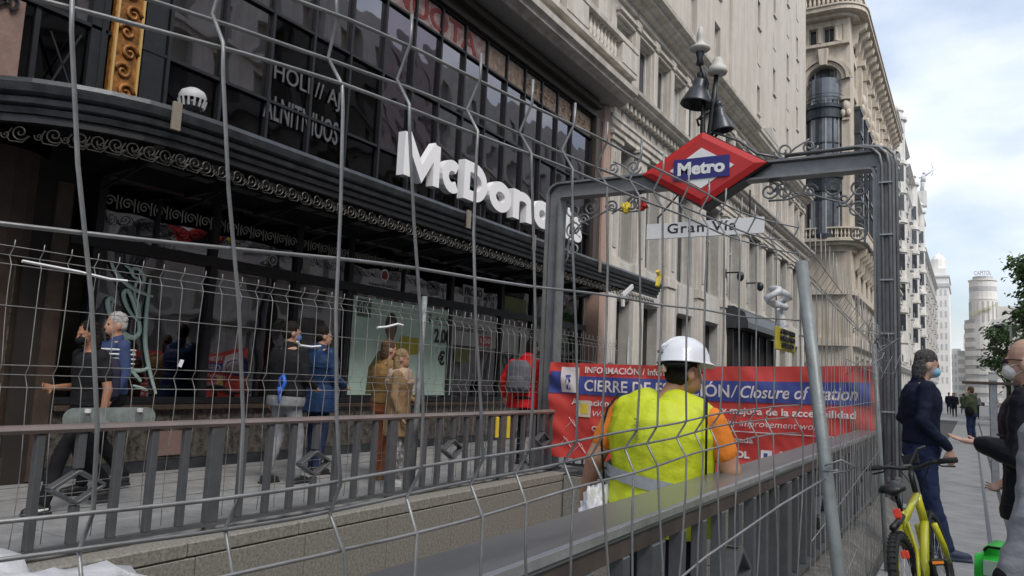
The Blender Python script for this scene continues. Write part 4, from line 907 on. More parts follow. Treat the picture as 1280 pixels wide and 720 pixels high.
cornice([(-.5, 13.4), (.05, 13.4), (.05, 13.62), (.25, 13.68), (.3, 13.78), (.5, 13.86), (.52, 13.98), (.7, 14.06), (.72, 14.2), (-.5, 14.3)], Y0B - .5, 37.0, M_stone, cb, 'cornice')
cornice([(-.5, 13.4), (.05, 13.4), (.05, 13.62), (.25, 13.68), (.3, 13.78), (.5, 13.86), (.52, 13.98), (.6, 14.06), (.62, 14.2), (-.5, 14.3)], 37.02, Y1B + .4, M_stone, cb, 'cornice')
m = MB(); m.prism([(37.3, 14.3), (42.0, 14.3), (39.65, 15.1)], XF - .4, XF + .55, 'x'); m.build('pediment', M_stone, cb)
m = MB(); m.prism([(37.9, 14.36), (41.4, 14.36), (39.65, 14.95)], XF + .552, XF + .57, 'x'); m.build('pediment_field', M_stone2, cb)
# end wall facing the side street
m = MB(); m.box(XF - 30, XF - .02, Y1B - .3, Y1B + .002, 0, 14.2); m.build('end_wall', M_stone2, cb)
# balcony above the dark beam
bc = thing('stone_balcony', 'long stone balcony with balustrade jutting over the dark shop front', 'balcony', (-8.8, 15, 9.5))
m = MB(); XBc = -8.2
m.prism([(XF - .3, 9.55), (XBc - .35, 9.55), (XBc - .33, 9.62), (XBc - .12, 9.64), (XBc - .1, 9.74), (XBc, 9.78), (XBc + .02, 9.92), (XBc - .2, 9.96), (XBc - .2, 10.25), (XF - .3, 10.25)], -6, 20.18, 'y'); m.build('slab', M_stone, bc)
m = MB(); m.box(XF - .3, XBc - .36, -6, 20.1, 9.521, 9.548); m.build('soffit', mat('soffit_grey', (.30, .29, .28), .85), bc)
m = MB(); m.box(XBc - .28, XBc - .04, -6, 20.15, 10.252, 10.38); m.build('plinth', M_stone, bc)
m = MB(); m.box(XBc - .34, XBc + .0, -6, 20.2, 11.0, 11.18); m.build('coping', M_stone, bc, bevel=.02)
for y in (20.0, 16.2, 12.2, 8.2, 4.2, .2):
    m = MB(); m.box(XBc - .31, XBc - .02, y - .95 if y > 17 else y - .6, y + .15 if y > 17 else y + .6, 10.382, 10.998); m.build('pedestal', M_stone, bc, bevel=.015)
b = MB(); b.lathe([(.06, 0), (.06, .05), (.04, .07), (.075, .2), (.07, .28), (.035, .42), (.035, .5), (.06, .54), (.06, .618)], (0, 0, 0), 8); blm = b.mesh('baluster', M_stone, smooth=True)
y = 2.0
while y < 19.0:
    if all(abs(y - q) > .7 for q in (16.2, 12.2, 8.2, 4.2)): link('baluster', blm, bc, Vector((XBc - .165, y, 10.381)) - bc.location)
    y += .23
m = MB(T); m.box(-6, 20.18, -.6, -.3, 10.25, 14); m.build('back_wall', M_stone, bc)
for k in range(4):
    y = 12.8 + k * 1.95; window(bc, T, y, y + 1.1, 10.6, 13.0, rec=-.29, fr=.1, mull=1)
m = MB(T); m.box(19.2, 20.18, -.298, .1, 10.26, 13.4); m.build('corner_pier', M_stone, bc)
cornice([(-.6, 13.41), (.05, 13.41), (.05, 13.62), (.25, 13.68), (.3, 13.78), (.5, 13.86), (.52, 13.98), (.7, 14.06), (.72, 14.2), (-.6, 14.3)], -6, Y0B - .52, M_stone, bc, 'cornice')
# tower above
tw = thing('tall_tower_block', 'tall plain beige tower with narrow slit windows rising behind the grey building', 'tower', (XF - 5, 40, 14))
us = [4.0]; cols = [(24.1, 24.9), (28.3, 29.1), (31.6, 32.5)]
fl = [(15.4 + 3.4 * k, 17.4 + 3.4 * k) for k in range(8)]
zz = [14.31]
for a, b_ in fl: zz += [a, b_]
zz.append(44)
u1 = [4.0]; 
for a, b_ in [(8, 8.8), (12, 12.8), (16, 16.8), (20, 20.8)] + cols: u1 += [a, b_]
u1.append(34.0)
m = MB(T); wall_grid(m, u1, zz, lambda i, j: i % 2 == 1 and j % 2 == 1, -1.0, -.12); m.build('wall', M_tower, tw)
for a, b_ in cols + [(20, 20.8), (16, 16.8), (12, 12.8)]:
    for z0, z1 in fl[:5]:
        window(tw, T, a, b_, z0, z1, rec=-.4, fr=.07, mull=0)
        m = MB(T); m.box(a - .06, b_ + .06, -.118, -.04, z0 - .12, z0 - .002); m.build('sill', M_tower, tw)
m = MB(T)
u2 = [34.02, 38.1]; sl = [(38.9, 39.5), (42.6, 43.2), (46.3, 46.9), (49.3, 49.9)]
u2 = [34.02]
for a, b_ in sl: u2 += [a, b_]
u2.append(52.6)
z2 = [14.31]
fs = []
zc = 15.6
k = 0
while zc < 40:
    h = 1.5; fs.append((zc, zc + h)); z2 += [zc, zc + h]; zc += 2.35
z2.append(44)
m = MB(T); wall_grid(m, u2, z2, lambda i, j: i % 2 == 1 and j % 2 == 1 and (i // 2 + j // 2) % 2 == 0, -1.0, .0); m.build('wall', M_tower, tw)
for i, (a, b_) in enumerate(sl):
    for j, (z0, z1) in enumerate(fs):
        if (i + j) % 2 == 0:
            window(tw, T, a, b_, z0, z1, rec=-.25, fr=.05, mull=0); m = MB(T); m.box(a - .05, b_ + .05, .002, .09, z0 - .1, z0 - .002); m.build('sill', M_tower, tw)
        else:
            m = MB(T); m.box(a - .02, b_ + .02, .002, .03, z0 + .3, z1 - .2); m.build('raised_panel', M_tower, tw)
m = MB(); m.box(XF - 30, XF - 1.0, 52.3, 52.59, 14.3, 44); m.build('end_wall', M_tower, tw)
m = MB(); m.box(XF - 30, XF - 1.01, 4, 52.3, 43.9, 44.1); m.build('roof', M_tower, tw)
# shop awning / kiosk front along the classical building
aw = thing('dark_awning', 'dark curved shop awning over a black entrance beyond the helmeted worker', 'awning', (XF, 37, 3))
m = MB(); pr = [(XF + .0, 4.95), (XF + .5, 4.9), (XF + .95, 4.62), (XF + 1.1, 4.2), (XF + 1.1, 3.95), (XF + .0, 3.95)]
m.prism(pr, 33.0, 41.5, 'y'); m.build('hood', M_canopy, aw)
m = MB(T); m.box(33.2, 41.3, .18, .3, .1, 3.9); m.build('entrance', M_dark, aw)
for k in range(6): m = MB(T); m.box(33.2 + k * 1.6, 33.35 + k * 1.6, .31, .4, .1, 3.9); m.build('frame', M_black, aw)
m = MB(T); m.box(37, 38.2, .35, .42, 1.6, 2.0); m.build('notice', M_signw, aw)
# wall lamps
for i, y in enumerate((32.8, 36.4)):
    l = thing('wall_lamp', 'small black bracket lamp on the grey facade, %s of the two' % ('nearer' if i == 0 else 'farther'), 'lamp', (XF, y, 6.0), group='bracket lamps on the grey facade')
    m = MB(T); m.box(y - .04, y + .04, .15, .8, 6.3, 6.36); m.box(y - .08, y + .08, .13, .17, 6.1, 6.5); m.build('bracket', M_black, l); m = MB(); m.sphere((XF + .8, y, 6.15), (.16, .16, .22)); m.build('lantern', M_black, l, smooth=True)

# ================================================================ CORNER BUILDING
co_ = thing('corner_building', 'ornate beige corner building with tall arched bow window and deep cornice', 'building', (-14, 80, 0))
XD, YD = -7.75, 63.5
TF = MY(YD); TS = MX(XD)
# front (faces the side street and us)
us = [-26, -17.5, -15.5, -13.5, -11.0, -8.4, XD]
m = MB(TF); wall_grid(m, us, [0, 3.6, 5.9, 8.7, 9.6, 11.7, 13.0], lambda i, j: i in (1, 3, 4 - 1) and j in (2, 4) or (i == 3 and j == 0), -.8, 0); m.build('wall', M_beige, co_)
m = MB(TF); wall_grid(m, [-26, -17, -15, -11.0, -8.4, XD], [13.0, 14.0, 25.0], lambda i, j: (i == 3 and j >= 0) or (i == 1 and j == 1), -.8, 0); m.build('wall', M_beige, co_)
# arch over the bow window
xa0, xa1 = -11.0, -8.4; xc = (xa0 + xa1) / 2; ra = 1.3; zA = 26.3
m = MB(TF); m.box(-26, xa0, -.8, 0, 25.002, 29.3); m.box(xa1, XD, -.8, 0, 25.002, 29.3)
poly = [(xa0, 25.002), (xa0, zA)] + [(xc - ra * math.cos(R(a)), zA + ra * math.sin(R(a))) for a in range(0, 181, 12)] + [(xa1, 25.002)]
n = 15
for i in range(n):
    a0, a1 = math.pi * i / n, math.pi * (i + 1) / n
    q = [(xc - ra * math.cos(a0), zA + ra * math.sin(a0)), (xc - ra * math.cos(a0), 29.3), (xc - ra * math.cos(a1), 29.3), (xc - ra * math.cos(a1), zA + ra * math.sin(a1))]
    m.add([(a, nn, c) for nn in (-.8, 0) for a, c in q], [(0, 1, 2, 3), (7, 6, 5, 4), (0, 3, 7, 4), (1, 5, 6, 2)])
m.build('wall', M_beige, co_)
for r0, r1, nn in ((1.35, 1.65, .22), (1.7, 1.95, .38), (2.0, 2.15, .12)):
    m = MB(TF); k = 20
    for i in range(k):
        a0, a1 = math.pi * i / k, math.pi * (i + 1) / k
        q = [(xc - r * math.cos(a), zA + r * math.sin(a)) for r, a in ((r0, a0), (r1, a0), (r1, a1), (r0, a1))]
        m.add([(a, nz, c) for nz in (.002, nn) for a, c in q], [(0, 1, 2, 3), (7, 6, 5, 4), (0, 3, 7, 4), (1, 5, 6, 2)])
    m.build('arch_moulding', M_beige, co_)
m = MB(TF); m.prism([(xc - .28, 27.5), (xc + .28, 27.5), (xc + .4, 28.9), (xc - .4, 28.9)], -.2, .65, 'y'); 
m = MB(); m.prism([(xc - .28, 27.5), (xc + .28, 27.5), (xc + .42, 28.9), (xc - .42, 28.9)], YD - .65, YD, 'y'); m.build('keystone', M_beige, co_, bevel=.05)
# bow window (cylindrical, iron and glass)
bw = MB(); 
def bow(z0, z1, r, m_, name, n=14):
    b = MB(); b.lathe([(r, z0), (r, z1)], (xc, YD + .2, 0), n, math.pi, 2 * math.pi); return b.build(name, m_, co_)
bow(13.4, 26.3, 1.24, M_winblue, 'bow_glass')
for k in range(8):
    a = math.pi + math.pi * k / 7; m = MB(); x, y = xc + 1.27 * math.cos(a), YD + .2 + 1.27 * math.sin(a); m.bar((x, y, 13.4), (x, y, 24.5), .06, .08); m.build('bow_mullion', M_iron if k % 2 else M_blind, co_)
for z0, z1, r in ((13.2, 13.6, 1.36), (16.3, 16.5, 1.3), (17.0, 18.1, 1.40), (18.1, 18.3, 1.5), (20.9, 21.0, 1.3), (23.0, 23.8, 1.42), (23.8, 24.1, 1.55)):
    b = MB(); b.lathe([(1.1, z0), (r, z0), (r, z1), (1.1, z1)], (xc, YD + .2, 0), 16, math.pi, 2 * math.pi); b.build('bow_band', M_iron, co_)
for z in (24.3, 24.6, 24.9): b = MB(); b.tube([(xc + 1.5 * math.cos(math.pi + math.pi * i / 14), YD + .2 + 1.5 * math.sin(math.pi + math.pi * i / 14), z) for i in range(15)], .025, 4); b.build('bow_rail', M_iron, co_)
m = MB(TF); m.add([(xa0 + .02, -.5, 24.0), (xa1 - .02, -.5, 24.0), (xa1 - .02, -.5, zA)] + [(xc + 1.28 * math.cos(R(a)), -.5, zA + 1.28 * math.sin(R(a))) for a in range(12, 180, 12)] + [(xa0 + .02, -.5, zA)], [tuple(range(18))]); m.build('arch_glass', M_winblue, co_)
for u in (-.75, -.3, .3, .75): m = MB(TF); m.box(xc + u - .05, xc + u + .05, -.48, -.4, 24.1, zA + math.sqrt(1.28 ** 2 - u * u)); m.build('arch_mullion', M_blind if abs(u) > .5 else M_iron, co_)
m = MB(TF); m.box(xa0, xa1, -.47, -.38, 26.0, 26.15); m.build('arch_mullion', M_iron, co_)
# small windows under the cornice
m = MB(TF); wall_grid(m, [-26, -10.85, -10.3, -9.75, -8.95, -8.6, -8.25, XD], [29.302, 29.6, 31.0, 31.5], lambda i, j: i in (1, 3, 5) and j == 1, -.8, -.05); m.build('wall', M_beige, co_)
for a, b_ in ((-10.85, -10.3), (-9.75, -8.95), (-8.6, -8.25)): window(co_, TF, a, b_, 29.6, 31.0, rec=-.5, fr=.05, mull=1 if b_ - a > .6 else 0)
for u in (-10.05, -8.78): m = MB(); m.lathe([(.2, 0), (.2, .1), (.15, .12), (.13, 1.2), (.2, 1.25), (.2, 1.4)], (u, YD - .05, 29.6), 12); m.build('column', M_beige, co_)
m = MB(TF); m.box(-26, XD, .0, .4, 29.2, 29.45); m.build('string_course', M_beige, co_)
# cornice and upper balustrade (front, rounded corner, side)
def corner_ring(name, z0, z1, o, m_, ro=None, Yend=101):
    """slab following the front, round corner and street side, outward offset o"""
    out = [(-26, YD - o), (XD - 1.0, YD - o)] + [(XD - 1.0 + (1.0 + o) * math.sin(R(a)), YD + 1.0 - (1.0 + o) * math.cos(R(a))) for a in range(10, 91, 10)] + [(XD + o, Yend)]
    out += [(XD - 1.5, Yend), (XD - 1.5, YD + 2), (-26, YD + 2)]
    b = MB(); b.prism(out, z0, z1, 'z'); return b.build(name, m_, co_)
corner_ring('cornice', 31.52, 31.8, .6, M_beige); corner_ring('cornice', 31.802, 32.15, 1.25, M_beige); corner_ring('cornice', 32.152, 32.3, 1.35, M_beige)
corner_ring('balustrade_coping', 33.5, 33.7, .9, M_beige)
def ring_pts(o, st, Yend=101, x0=-14):
    P = []; x = x0
    while x < XD - 1.0: P.append((x, YD - o)); x += st
    L_ = (1 + o) * math.pi / 2; n = max(1, int(L_ / st)); P += [(XD - 1.0 + (1.0 + o) * math.sin(math.pi / 2 * (i + .5) / n), YD + 1.0 - (1.0 + o) * math.cos(math.pi / 2 * (i + .5) / n)) for i in range(n)]
    y = YD + 1.2
    while y < Yend: P.append((XD + o, y)); y += st
    return P
b = MB(); b.lathe([(.1, 0), (.06, .15), (.12, .5), (.05, 1.0), (.1, 1.2)], (0, 0, 0), 6); bb = b.mesh('baluster', M_beige)
for x, y in ring_pts(.72, .34, 80, -12): link('baluster', bb, co_, Vector((x, y, 32.3)) - co_.location)
# balcony ring at z 13
corner_ring('balcony_slab', 12.75, 13.0, .8, M_beige); corner_ring('balcony_slab', 13.002, 13.25, 1.1, M_beige); corner_ring('balcony_coping', 14.0, 14.12, 1.0, M_beige)
b = MB(); b.lathe([(.07, 0), (.04, .1), (.085, .3), (.04, .6), (.07, .75)], (0, 0, 0), 6); bb2 = b.mesh('balcony_baluster', M_beige)
for x, y in ring_pts(.9, .27, 82, -12): link('balcony_baluster', bb2, co_, Vector((x, y, 13.25)) - co_.location)
corner_ring('string_course', 8.9, 9.3, .3, M_beige); corner_ring('string_course', 4.9, 5.5, .35, M_beige); corner_ring('string_course', 12.3, 12.74, .25, M_beige)
for u0, u1, z0, z1 in ((-11.0, -8.4, 9.6, 11.7), (-11.0, -8.4, 5.9, 8.7), (-15.5, -13.5, 9.6, 11.7)):
    window(co_, TF, u0, u1, z0, z1, rec=-.5, fr=.07, mull=2, mf=M_iron)
m = MB(TF); m.box(-11, -8.4, -.5, -.4, .2, 3.6); m.build('shopfront', M_dark, co_)
put_text('lettering', 'tiendas', .5, M_signw, (-10.6, YD - .42 + .9, 3.0), FY, co_, width=1.6, height=.4)
# ceiling lights seen through the second window
for k in range(5): m = MB(TF); m.box(-10.7 + k * .45, -10.5 + k * .45, -.48, -.46, 10.9 + .1 * (k % 2), 10.96 + .1 * (k % 2)); m.build('ceiling_light', mat('cool_lamp', (.9, .95, 1), emit=1.2, bump=0), co_)
# street side facade
ub = [YD + .8]; sw_ = []
y = YD + 2.4
while y < 99: sw_.append((y, y + 1.7)); ub += [y, y + 1.7]; y += 3.6
ub.append(101)
zb_ = [0, .6, 4.2, 5.9, 8.6, 9.7, 11.8, 14.6, 17.0, 18.6, 21.2, 22.8, 25.6, 26.6, 28.6, 29.4, 31.0, 31.52]
m = MB(TS); wall_grid(m, ub, zb_, lambda i, j: i % 2 == 1 and j % 2 == 1 and j < 16, -.8, 0); m.build('wall', M_beige, co_)
m = MB(); m.lathe([(1.0, 0), (1.0, 31.5)], (XD - 1.0, YD + 1.0, 0), 8, -math.pi / 2, 0); m.build('corner_wall', M_beige, co_, smooth=True)
for i, (a, b_) in enumerate(sw_):
    for j in range(1, 16, 2):
        window(co_, TS, a, b_, zb_[j], zb_[j + 1], rec=-.5, fr=.1, mull=1, mf=M_iron)
    # projecting iron bay between balcony and arch, corbels, cartouches
    m = MB(TS); m.box(a - .1, b_ + .1, .0, .38, 14.2, 24.6); o = m.build('iron_bay', M_winfar, co_)
    for z in (14.2, 16.9, 18.0, 20.8, 22.4, 24.4): m = MB(TS); m.box(a - .2, b_ + .2, .0, .5, z, z + .28); m.build('bay_band', M_iron, co_)
    for u in (a - .1, (a + b_) / 2 - .05, b_): m = MB(TS); m.box(u, u + .1, .385, .45, 14.5, 24.4); m.build('bay_mullion', M_iron, co_)
    m = MB(TS); m.prism([(.0, 27.2)], 0, 1) if False else None
    c = b_ + .95
    m = MB(TS); m.box(c - .45, c + .45, .0, .35, 14.2, 29); m.box(c - .55, c + .55, .0, .6, 29.02, 29.5); m.build('pilaster', M_beige, co_)
    m = MB(); m.sphere((XD + .42, c, 26.0), (.25, .4, .6), 10, 8); m.sphere((XD + .4, c - .3, 25.3), (.2, .22, .4), 8, 6); m.sphere((XD + .4, c + .3, 25.3), (.2, .22, .4), 8, 6); m.build('cartouche', M_beige, co_)
    for q in range(2):
        yy = a - .4 + q * 1.8
        m = MB(); m.prism([(XD, 31.5), (XD + 1.1, 31.5), (XD + 1.0, 31.1), (XD + .45, 30.8), (XD + .3, 30.0), (XD, 29.6)], yy - .25, yy + .25, 'y'); m.build('cornice_bracket', M_beige, co_)
        m = MB(); m.prism([(XD, 12.74), (XD + .95, 12.74), (XD + .85, 12.2), (XD + .4, 11.9), (XD + .3, 11.2), (XD, 10.9)], yy - .22, yy + .22, 'y'); m.build('balcony_bracket', M_beige, co_)
m = MB(); m.sphere((-8.05, YD - .2, 24.0), (.3, .3, .5), 10, 8); m.sphere((-8.25, YD - .25, 23.4), (.22, .25, .35), 10, 8); m.sphere((-7.85, YD - .25, 23.4), (.22, .25, .35), 10, 8); m.box(-8.4, -7.7, YD - .45, YD - .0, 24.5, 24.75); m.box(-8.3, -7.8, YD - .35, YD - .0, 22.82, 23.0); m.build('cartouche', M_beige, co_)
m = MB(TF); m.box(-8.36, XD - .02, .002, .18, 13.9, 22.8); m.build('pilaster', M_beige, co_)
m = MB(); m.box(-26, XD - .9, 70, 101, 31, 33); m.build('roof', M_beige, co_)
for k in range(4):      # rooftop turrets behind the cornice
    y = 86 + k * 4.2; m = MB(); m.lathe([(.9, 0), (.9, 2.6), (1.1, 2.7), (1.1, 3), (.8, 3.1), (.5, 3.9), (0, 4.1)], (XD - 1.2 + .8, y + 8, 32.3), 10)
    if k in (0, 3): m.build('roof_turret', M_white, co_)

# ================================================================ WHITE BUILDINGS FURTHER ON
def white_building(label, x0, y0, y1, h, fl_h, m_, bays, group=None, turret=(), dome=False):
    t = thing('white_building', label, 'building', (x0 - 6, (y0 + y1) / 2, 0)); TT = MX(x0)
    ww = (y1 - y0) / bays; us = [y0]; W = []
    for k in range(bays): a = y0 + ww * (k + .32); b_ = y0 + ww * (k + .68); us += [a, b_]; W.append((a, b_))
    us.append(y1); zs = [0, .5]; z = 5.5; zs += [4.2]
    F = []
    while z + fl_h * .8 < h - 1: zs += [z, z + fl_h * .62]; F.append((z, z + fl_h * .62)); z += fl_h
    zs.append(h)
    m = MB(TT); wall_grid(m, us, zs, lambda i, j: i % 2 == 1 and j % 2 == 1, -.6, 0); m.build('wall', m_, t)
    m = MB(); m.box(x0 - 16, x0 - .62, y0, y1, 0, h - .3); m.build('body', m_, t)
    for i, (a, b_) in enumerate(W):
        for z0, z1 in [(.5, 4.2)] + F:
            window(t, TT, a, b_, z0, z1, rec=-.3, fr=.12, mull=1)
            if z0 > 5 : m = MB(TT); m.box(a - .3, b_ + .3, .0, .7 if i % 2 else .35, z0 - .3, z0 - .05); m.build('balcony_slab', m_, t)
        if i % 2 == 1:
            for z0, z1 in F:
                m = MB(TT); m.box(a - .3, b_ + .3, .66, .7, z0 - .04, z0 + .8); m.build('balcony_rail', M_iron, t)
    for zc, o in ((h, .9), (h - fl_h, .5), (5.0, .6)):
        m = MB(); m.prism([(x0 - .6, zc - .6), (x0 + o * .4, zc - .6), (x0 + o, zc - .2), (x0 + o, zc), (x0 - .6, zc)], y0, y1, 'y'); m.build('cornice', m_, t)
    for k in range(bays + 1):
        yy = y0 + ww * k; m = MB(TT); m.box(max(y0, yy - .3), min(y1, yy + .3), .002, .3, 5.6, h - .62); m.build('pilaster', m_, t)
    for (yy, r, zt) in turret:
        m = MB(); m.lathe([(r, h - 8), (r, zt - r * 2), (r * 1.25, zt - r * 2), (r * 1.25, zt - r * 1.7), (r * .8, zt - r * 1.6), (r * .8, zt - r * .9), (r * .95, zt - r * .85), (r * .75, zt - r * .45), (r * .4, zt - .12), (0.05, zt)], (x0 - .2, yy, 0), 12); m.build('turret', m_, t)
        for z in range(8, int(h) - 3, 4):
            m = MB(); m.lathe([(r * .9, z), (r * 1.15, z), (r * 1.15, z + .5), (r * .9, z + .5)], (x0 - .2, yy, 0), 12, -math.pi / 2, math.pi / 2); m.build('turret_band', m_, t)
        m = MB(); m.lathe([(r, 5.5), (r, h - 8)], (x0 - .2, yy, 0), 12, -math.pi / 2, math.pi / 2); m.build('turret_bay', m_, t)
        for z in range(9, int(h) - 4, 4): m = MB(); m.lathe([(r + .02, z + .6), (r + .02, z + 2.8)], (x0 - .2, yy, 0), 4, -1.25, -.55); m.build('window', M_winfar, t)
    return t
white_building('white building with balconies just past the beige corner building', -7.9, 101.5, 124, 36.5, 3.7, M_white, 6, turret=((112, 1.2, 40.5),))
white_building('white building with rounded bays below the rooftop archer statue', -7.9, 124.2, 172, 35.5, 3.8, M_white, 9, turret=((138, 1.3, 38), (160, 1.3, 38)))
white_building('greyish white building at the far end of the white row', -8.0, 172.3, 240, 31, 3.9, mat('greywhite', (.50, .49, .47), .85, streak=.2), 10, turret=())
# archer statue
st = thing('rooftop_statue', 'rooftop statue of an archer raising a bow over the white building', 'statue', (-7.6, 168, 41.5))
m = MB(); b0 = (-7.0, 166, 41.5)
m.tube([(-7.4, 166, 41), (-7.3, 166, 42.2), (-7.2, 166, 43.0)], [.4, .35, .45], 8); m.tube([(-7.2, 166, 43), (-7.1, 166, 44.2)], [.5, .35], 8); m.sphere((-7.0, 166, 44.7), .3)
m.tube([(-7.0, 166, 44.0), (-6.2, 166, 44.6), (-5.6, 166, 45.1)], .14, 6); m.tube([(-7.2, 166, 44.0), (-7.9, 166, 43.8)], .14, 6)
m.tube([(-5.9 + .5 * math.cos(a) * 1.0, 166, 45.2 + 1.2 * math.sin(a)) for a in [R(x) for x in range(-80, 81, 20)]], .07, 5); m.build('figure', M_fargrey, st, smooth=True)
m = MB(); m.box(-8.2, -6.6, 165, 167, 38, 41); m.build('pedestal', M_white, st)
# far tower, low blocks and the round-fronted block at the bend
ft = thing('far_tower', 'slim pale tower far down the street beyond the white row', 'tower', (-8, 262, 0)); TT = MX(-4.9)
m = MB(); m.box(-20, -4.9, 255, 275, -4, 36); m.box(-16, -5.6, 257, 272, 36.01, 39); m.lathe([(2, 39.01), (2, 42), (1.4, 43), (.2, 44)], (-7.6, 260, 0), 12); m.build('shaft', M_farw, ft)
m = MB(); m.box(-20.3, -4.6, 254.7, 275.3, 33.2, 34.2); m.box(-20.3, -4.6, 254.7, 275.3, 36.01, 36.5); m.build('band', M_fargrey, ft)
for k in range(4):
    for j in range(9): m = MB(MY(255)); m.box(-9.6 + k * 1.2, -9.1 + k * 1.2, .01, .05, 5 + j * 3.2, 6.8 + j * 3.2); m.build('window', M_fargrey, ft)
for i, (x0, x1, y, h, mm) in enumerate(((-6, -2.6, 300, 17.5, M_farw), (-2.6, 1.5, 320, 15, M_fargrey), (-1.8, 4, 285, 21, M_farw))):
    t = thing('far_block', ('pale low block directly beside the slim far tower', 'greyish low block in the gap at the end of the street', 'pale block just left of the round-fronted building')[i], 'building', ((x0 + x1) / 2, y, 0))
    m = MB(); m.box(x0, x1, y, y + 14, -4, h); m.build('wall', mm, t)
    for k in range(int((x1 - x0) / 1.1)):
        for j in range(int(h / 2.6)): m = MB(MY(y)); m.box(x0 + .4 + k * 1.1, x0 + .9 + k * 1.1, .01, .05, 1 + j * 2.6, 2.5 + j * 2.6); m.build('window', M_fargrey, t)
cp = thing('round_fronted_block', 'white round-fronted block with window bands and rooftop lettering at the end of the street', 'building', (2.1, 153, 0))
def rf(z0, z1, r, m_, nm, cx=2.15, cy=152.5, n=20, b0=None):
    b = MB(); b.lathe([(0.01, z0), (r, z0), (r, z1), (0.01, z1)], (cx, cy, 0), n); return b.build(nm, m_, cp, smooth=False)
z = 15.2
rf(9.5, 21.2, 2.05, M_farw, 'drum'); 
for z0, z1 in ((19.4, 20.2),): rf(z0, z1, 2.07, M_fargrey, 'window_band')
rf(17.9, 18.2, 2.12, M_farw, 'ledge'); rf(21.2, 21.4, 2.2, M_farw, 'ledge'); rf(21.4, 22.0, 1.5, M_fargrey, 'roof_drum')
for k in range(9): m = MB(); a = math.pi + math.pi * (k + .5) / 9; m.box(2.15 + 2.06 * math.cos(a) - .12, 2.15 + 2.06 * math.cos(a) + .12, 152.5 + 2.06 * math.sin(a) - .05, 152.5 + 2.06 * math.sin(a) + .05, 14.2, 17.6); m.build('window', M_fargrey, cp)
m = MB(); m.box(4.0, 8, 151.5, 160, -4, 16.8); m.build('wing', M_farw, cp)
for j in range(9):
    zc = .6 + j * 1.55; r = 3.1
    rf(zc, zc + .85, 3.1, M_farw, 'floor_band', cx=2.3, cy=153.6); rf(zc + .85, zc + 1.548, 3.0, M_fargrey, 'window_band', cx=2.3, cy=153.6)
m = MB(); m.box(-1.9, 2, 153.5, 164, -4, 9); m.build('wing', M_farw, cp)
for j in range(6): m = MB(MY(153.5)); m.box(-1.8, -.8, .01, .06, 1 + j * 1.5, 1.8 + j * 1.5); m.build('window', M_fargrey, cp)
put_text('roof_lettering', 'CAPITOL', 1, mat('roof_letters', (.35, .2, .18), .6), (.9, 150.6, 22.1), FY, cp, width=2.5, height=.7, extrude=.05)
o = put_text('slanted_lettering', 'Schweppes', 1, mat('slanted_letters', (.45, .47, .22), .6), (0, 0, 0), Matrix(((math.cos(.42), -math.sin(.42), 0), (0, 0, -1), (math.sin(.42), math.cos(.42), 0))), None, width=4.2, height=.8, extrude=.05)
o.parent = cp; o.location = Vector((.35, 150.2, 14.9)) - cp.location

# trees on the right
def tree(label, x, y, h, r, zc, seed, n=5200, lf=.16):
    rnd = random.Random(seed); t = thing('street_tree', label, 'tree', (x, y, 0), group=None)
    m = MB(); m.tube([(x, y, -.1), (x + .06, y, h * .3), (x - .05, y + .1, h * .62), (x, y, h * .93)], [.2, .15, .09, .03], 10)
    m.build('trunk', mat('bark', (.09, .07, .055), .9, var=.3, scale=10, bump=.5), t, smooth=True)
    tips = []
    for k in range(13):
        a = rnd.uniform(0, 6.28); z0 = h * rnd.uniform(.3, .8); rr = r * rnd.uniform(.5, .95)
        p1 = Vector((x + rr * math.cos(a), y + rr * math.sin(a), z0 + rnd.uniform(.5, 1.8)))
        m = MB(); m.tube([(x, y, z0), ((x + p1.x) / 2, (y + p1.y) / 2, z0 + .4), p1], [.07, .045, .015], 6); m.build('limb', MATS['bark'], t); tips.append(p1); tips.append((p1 + Vector((x, y, z0))) / 2 + Vector((0, 0, .6)))
    for k in range(22):
        a = rnd.uniform(0, 6.28); zz = rnd.uniform(-1, 1); q = math.sqrt(1 - zz * zz) * r * rnd.uniform(.35, 1.0); tips.append(Vector((x + q * math.cos(a), y + q * math.sin(a), zc + zz * (h - zc))))
    for mi, mm in enumerate((mat('leaf_dark', (.045, .085, .03), .6, var=.4, scale=3), mat('leaf_light', (.08, .14, .05), .6, var=.4, scale=3))):
        vs, fs = [], []
        for k in range(n // 2):
            c = rnd.choice(tips); cr_ = r * .28
            p = c + Vector((rnd.gauss(0, cr_ * .6), rnd.gauss(0, cr_ * .6), rnd.gauss(0, cr_ * .5)))
            nrm = Vector((rnd.gauss(0, 1), rnd.gauss(0, 1), rnd.gauss(.4, 1))).normalized(); u = nrm.orthogonal().normalized(); v = nrm.cross(u); s_ = lf * rnd.uniform(.6, 1.3)
            b0 = len(vs); vs += [p - u * s_, p + v * s_ * .45, p + u * s_, p - v * s_ * .45]; fs.append((b0, b0 + 1, b0 + 2, b0 + 3))
        mb = MB(); mb.add(vs, fs); o = mb.build('crown', mm, t); o['kind'] = 'stuff'
tree('tall dark green street tree at the right edge above the bald man', 3.35, 46, 8.6, 1.75, 5.3, 3, 6500)
tree('smaller green street tree left of and behind the tall one', 2.3, 66, 6.6, 1.7, 4.4, 5, 4200)
tree('farthest green street tree partly hidden by the bald man', 4.8, 58, 9.0, 2.2, 5.6, 8, 5000)
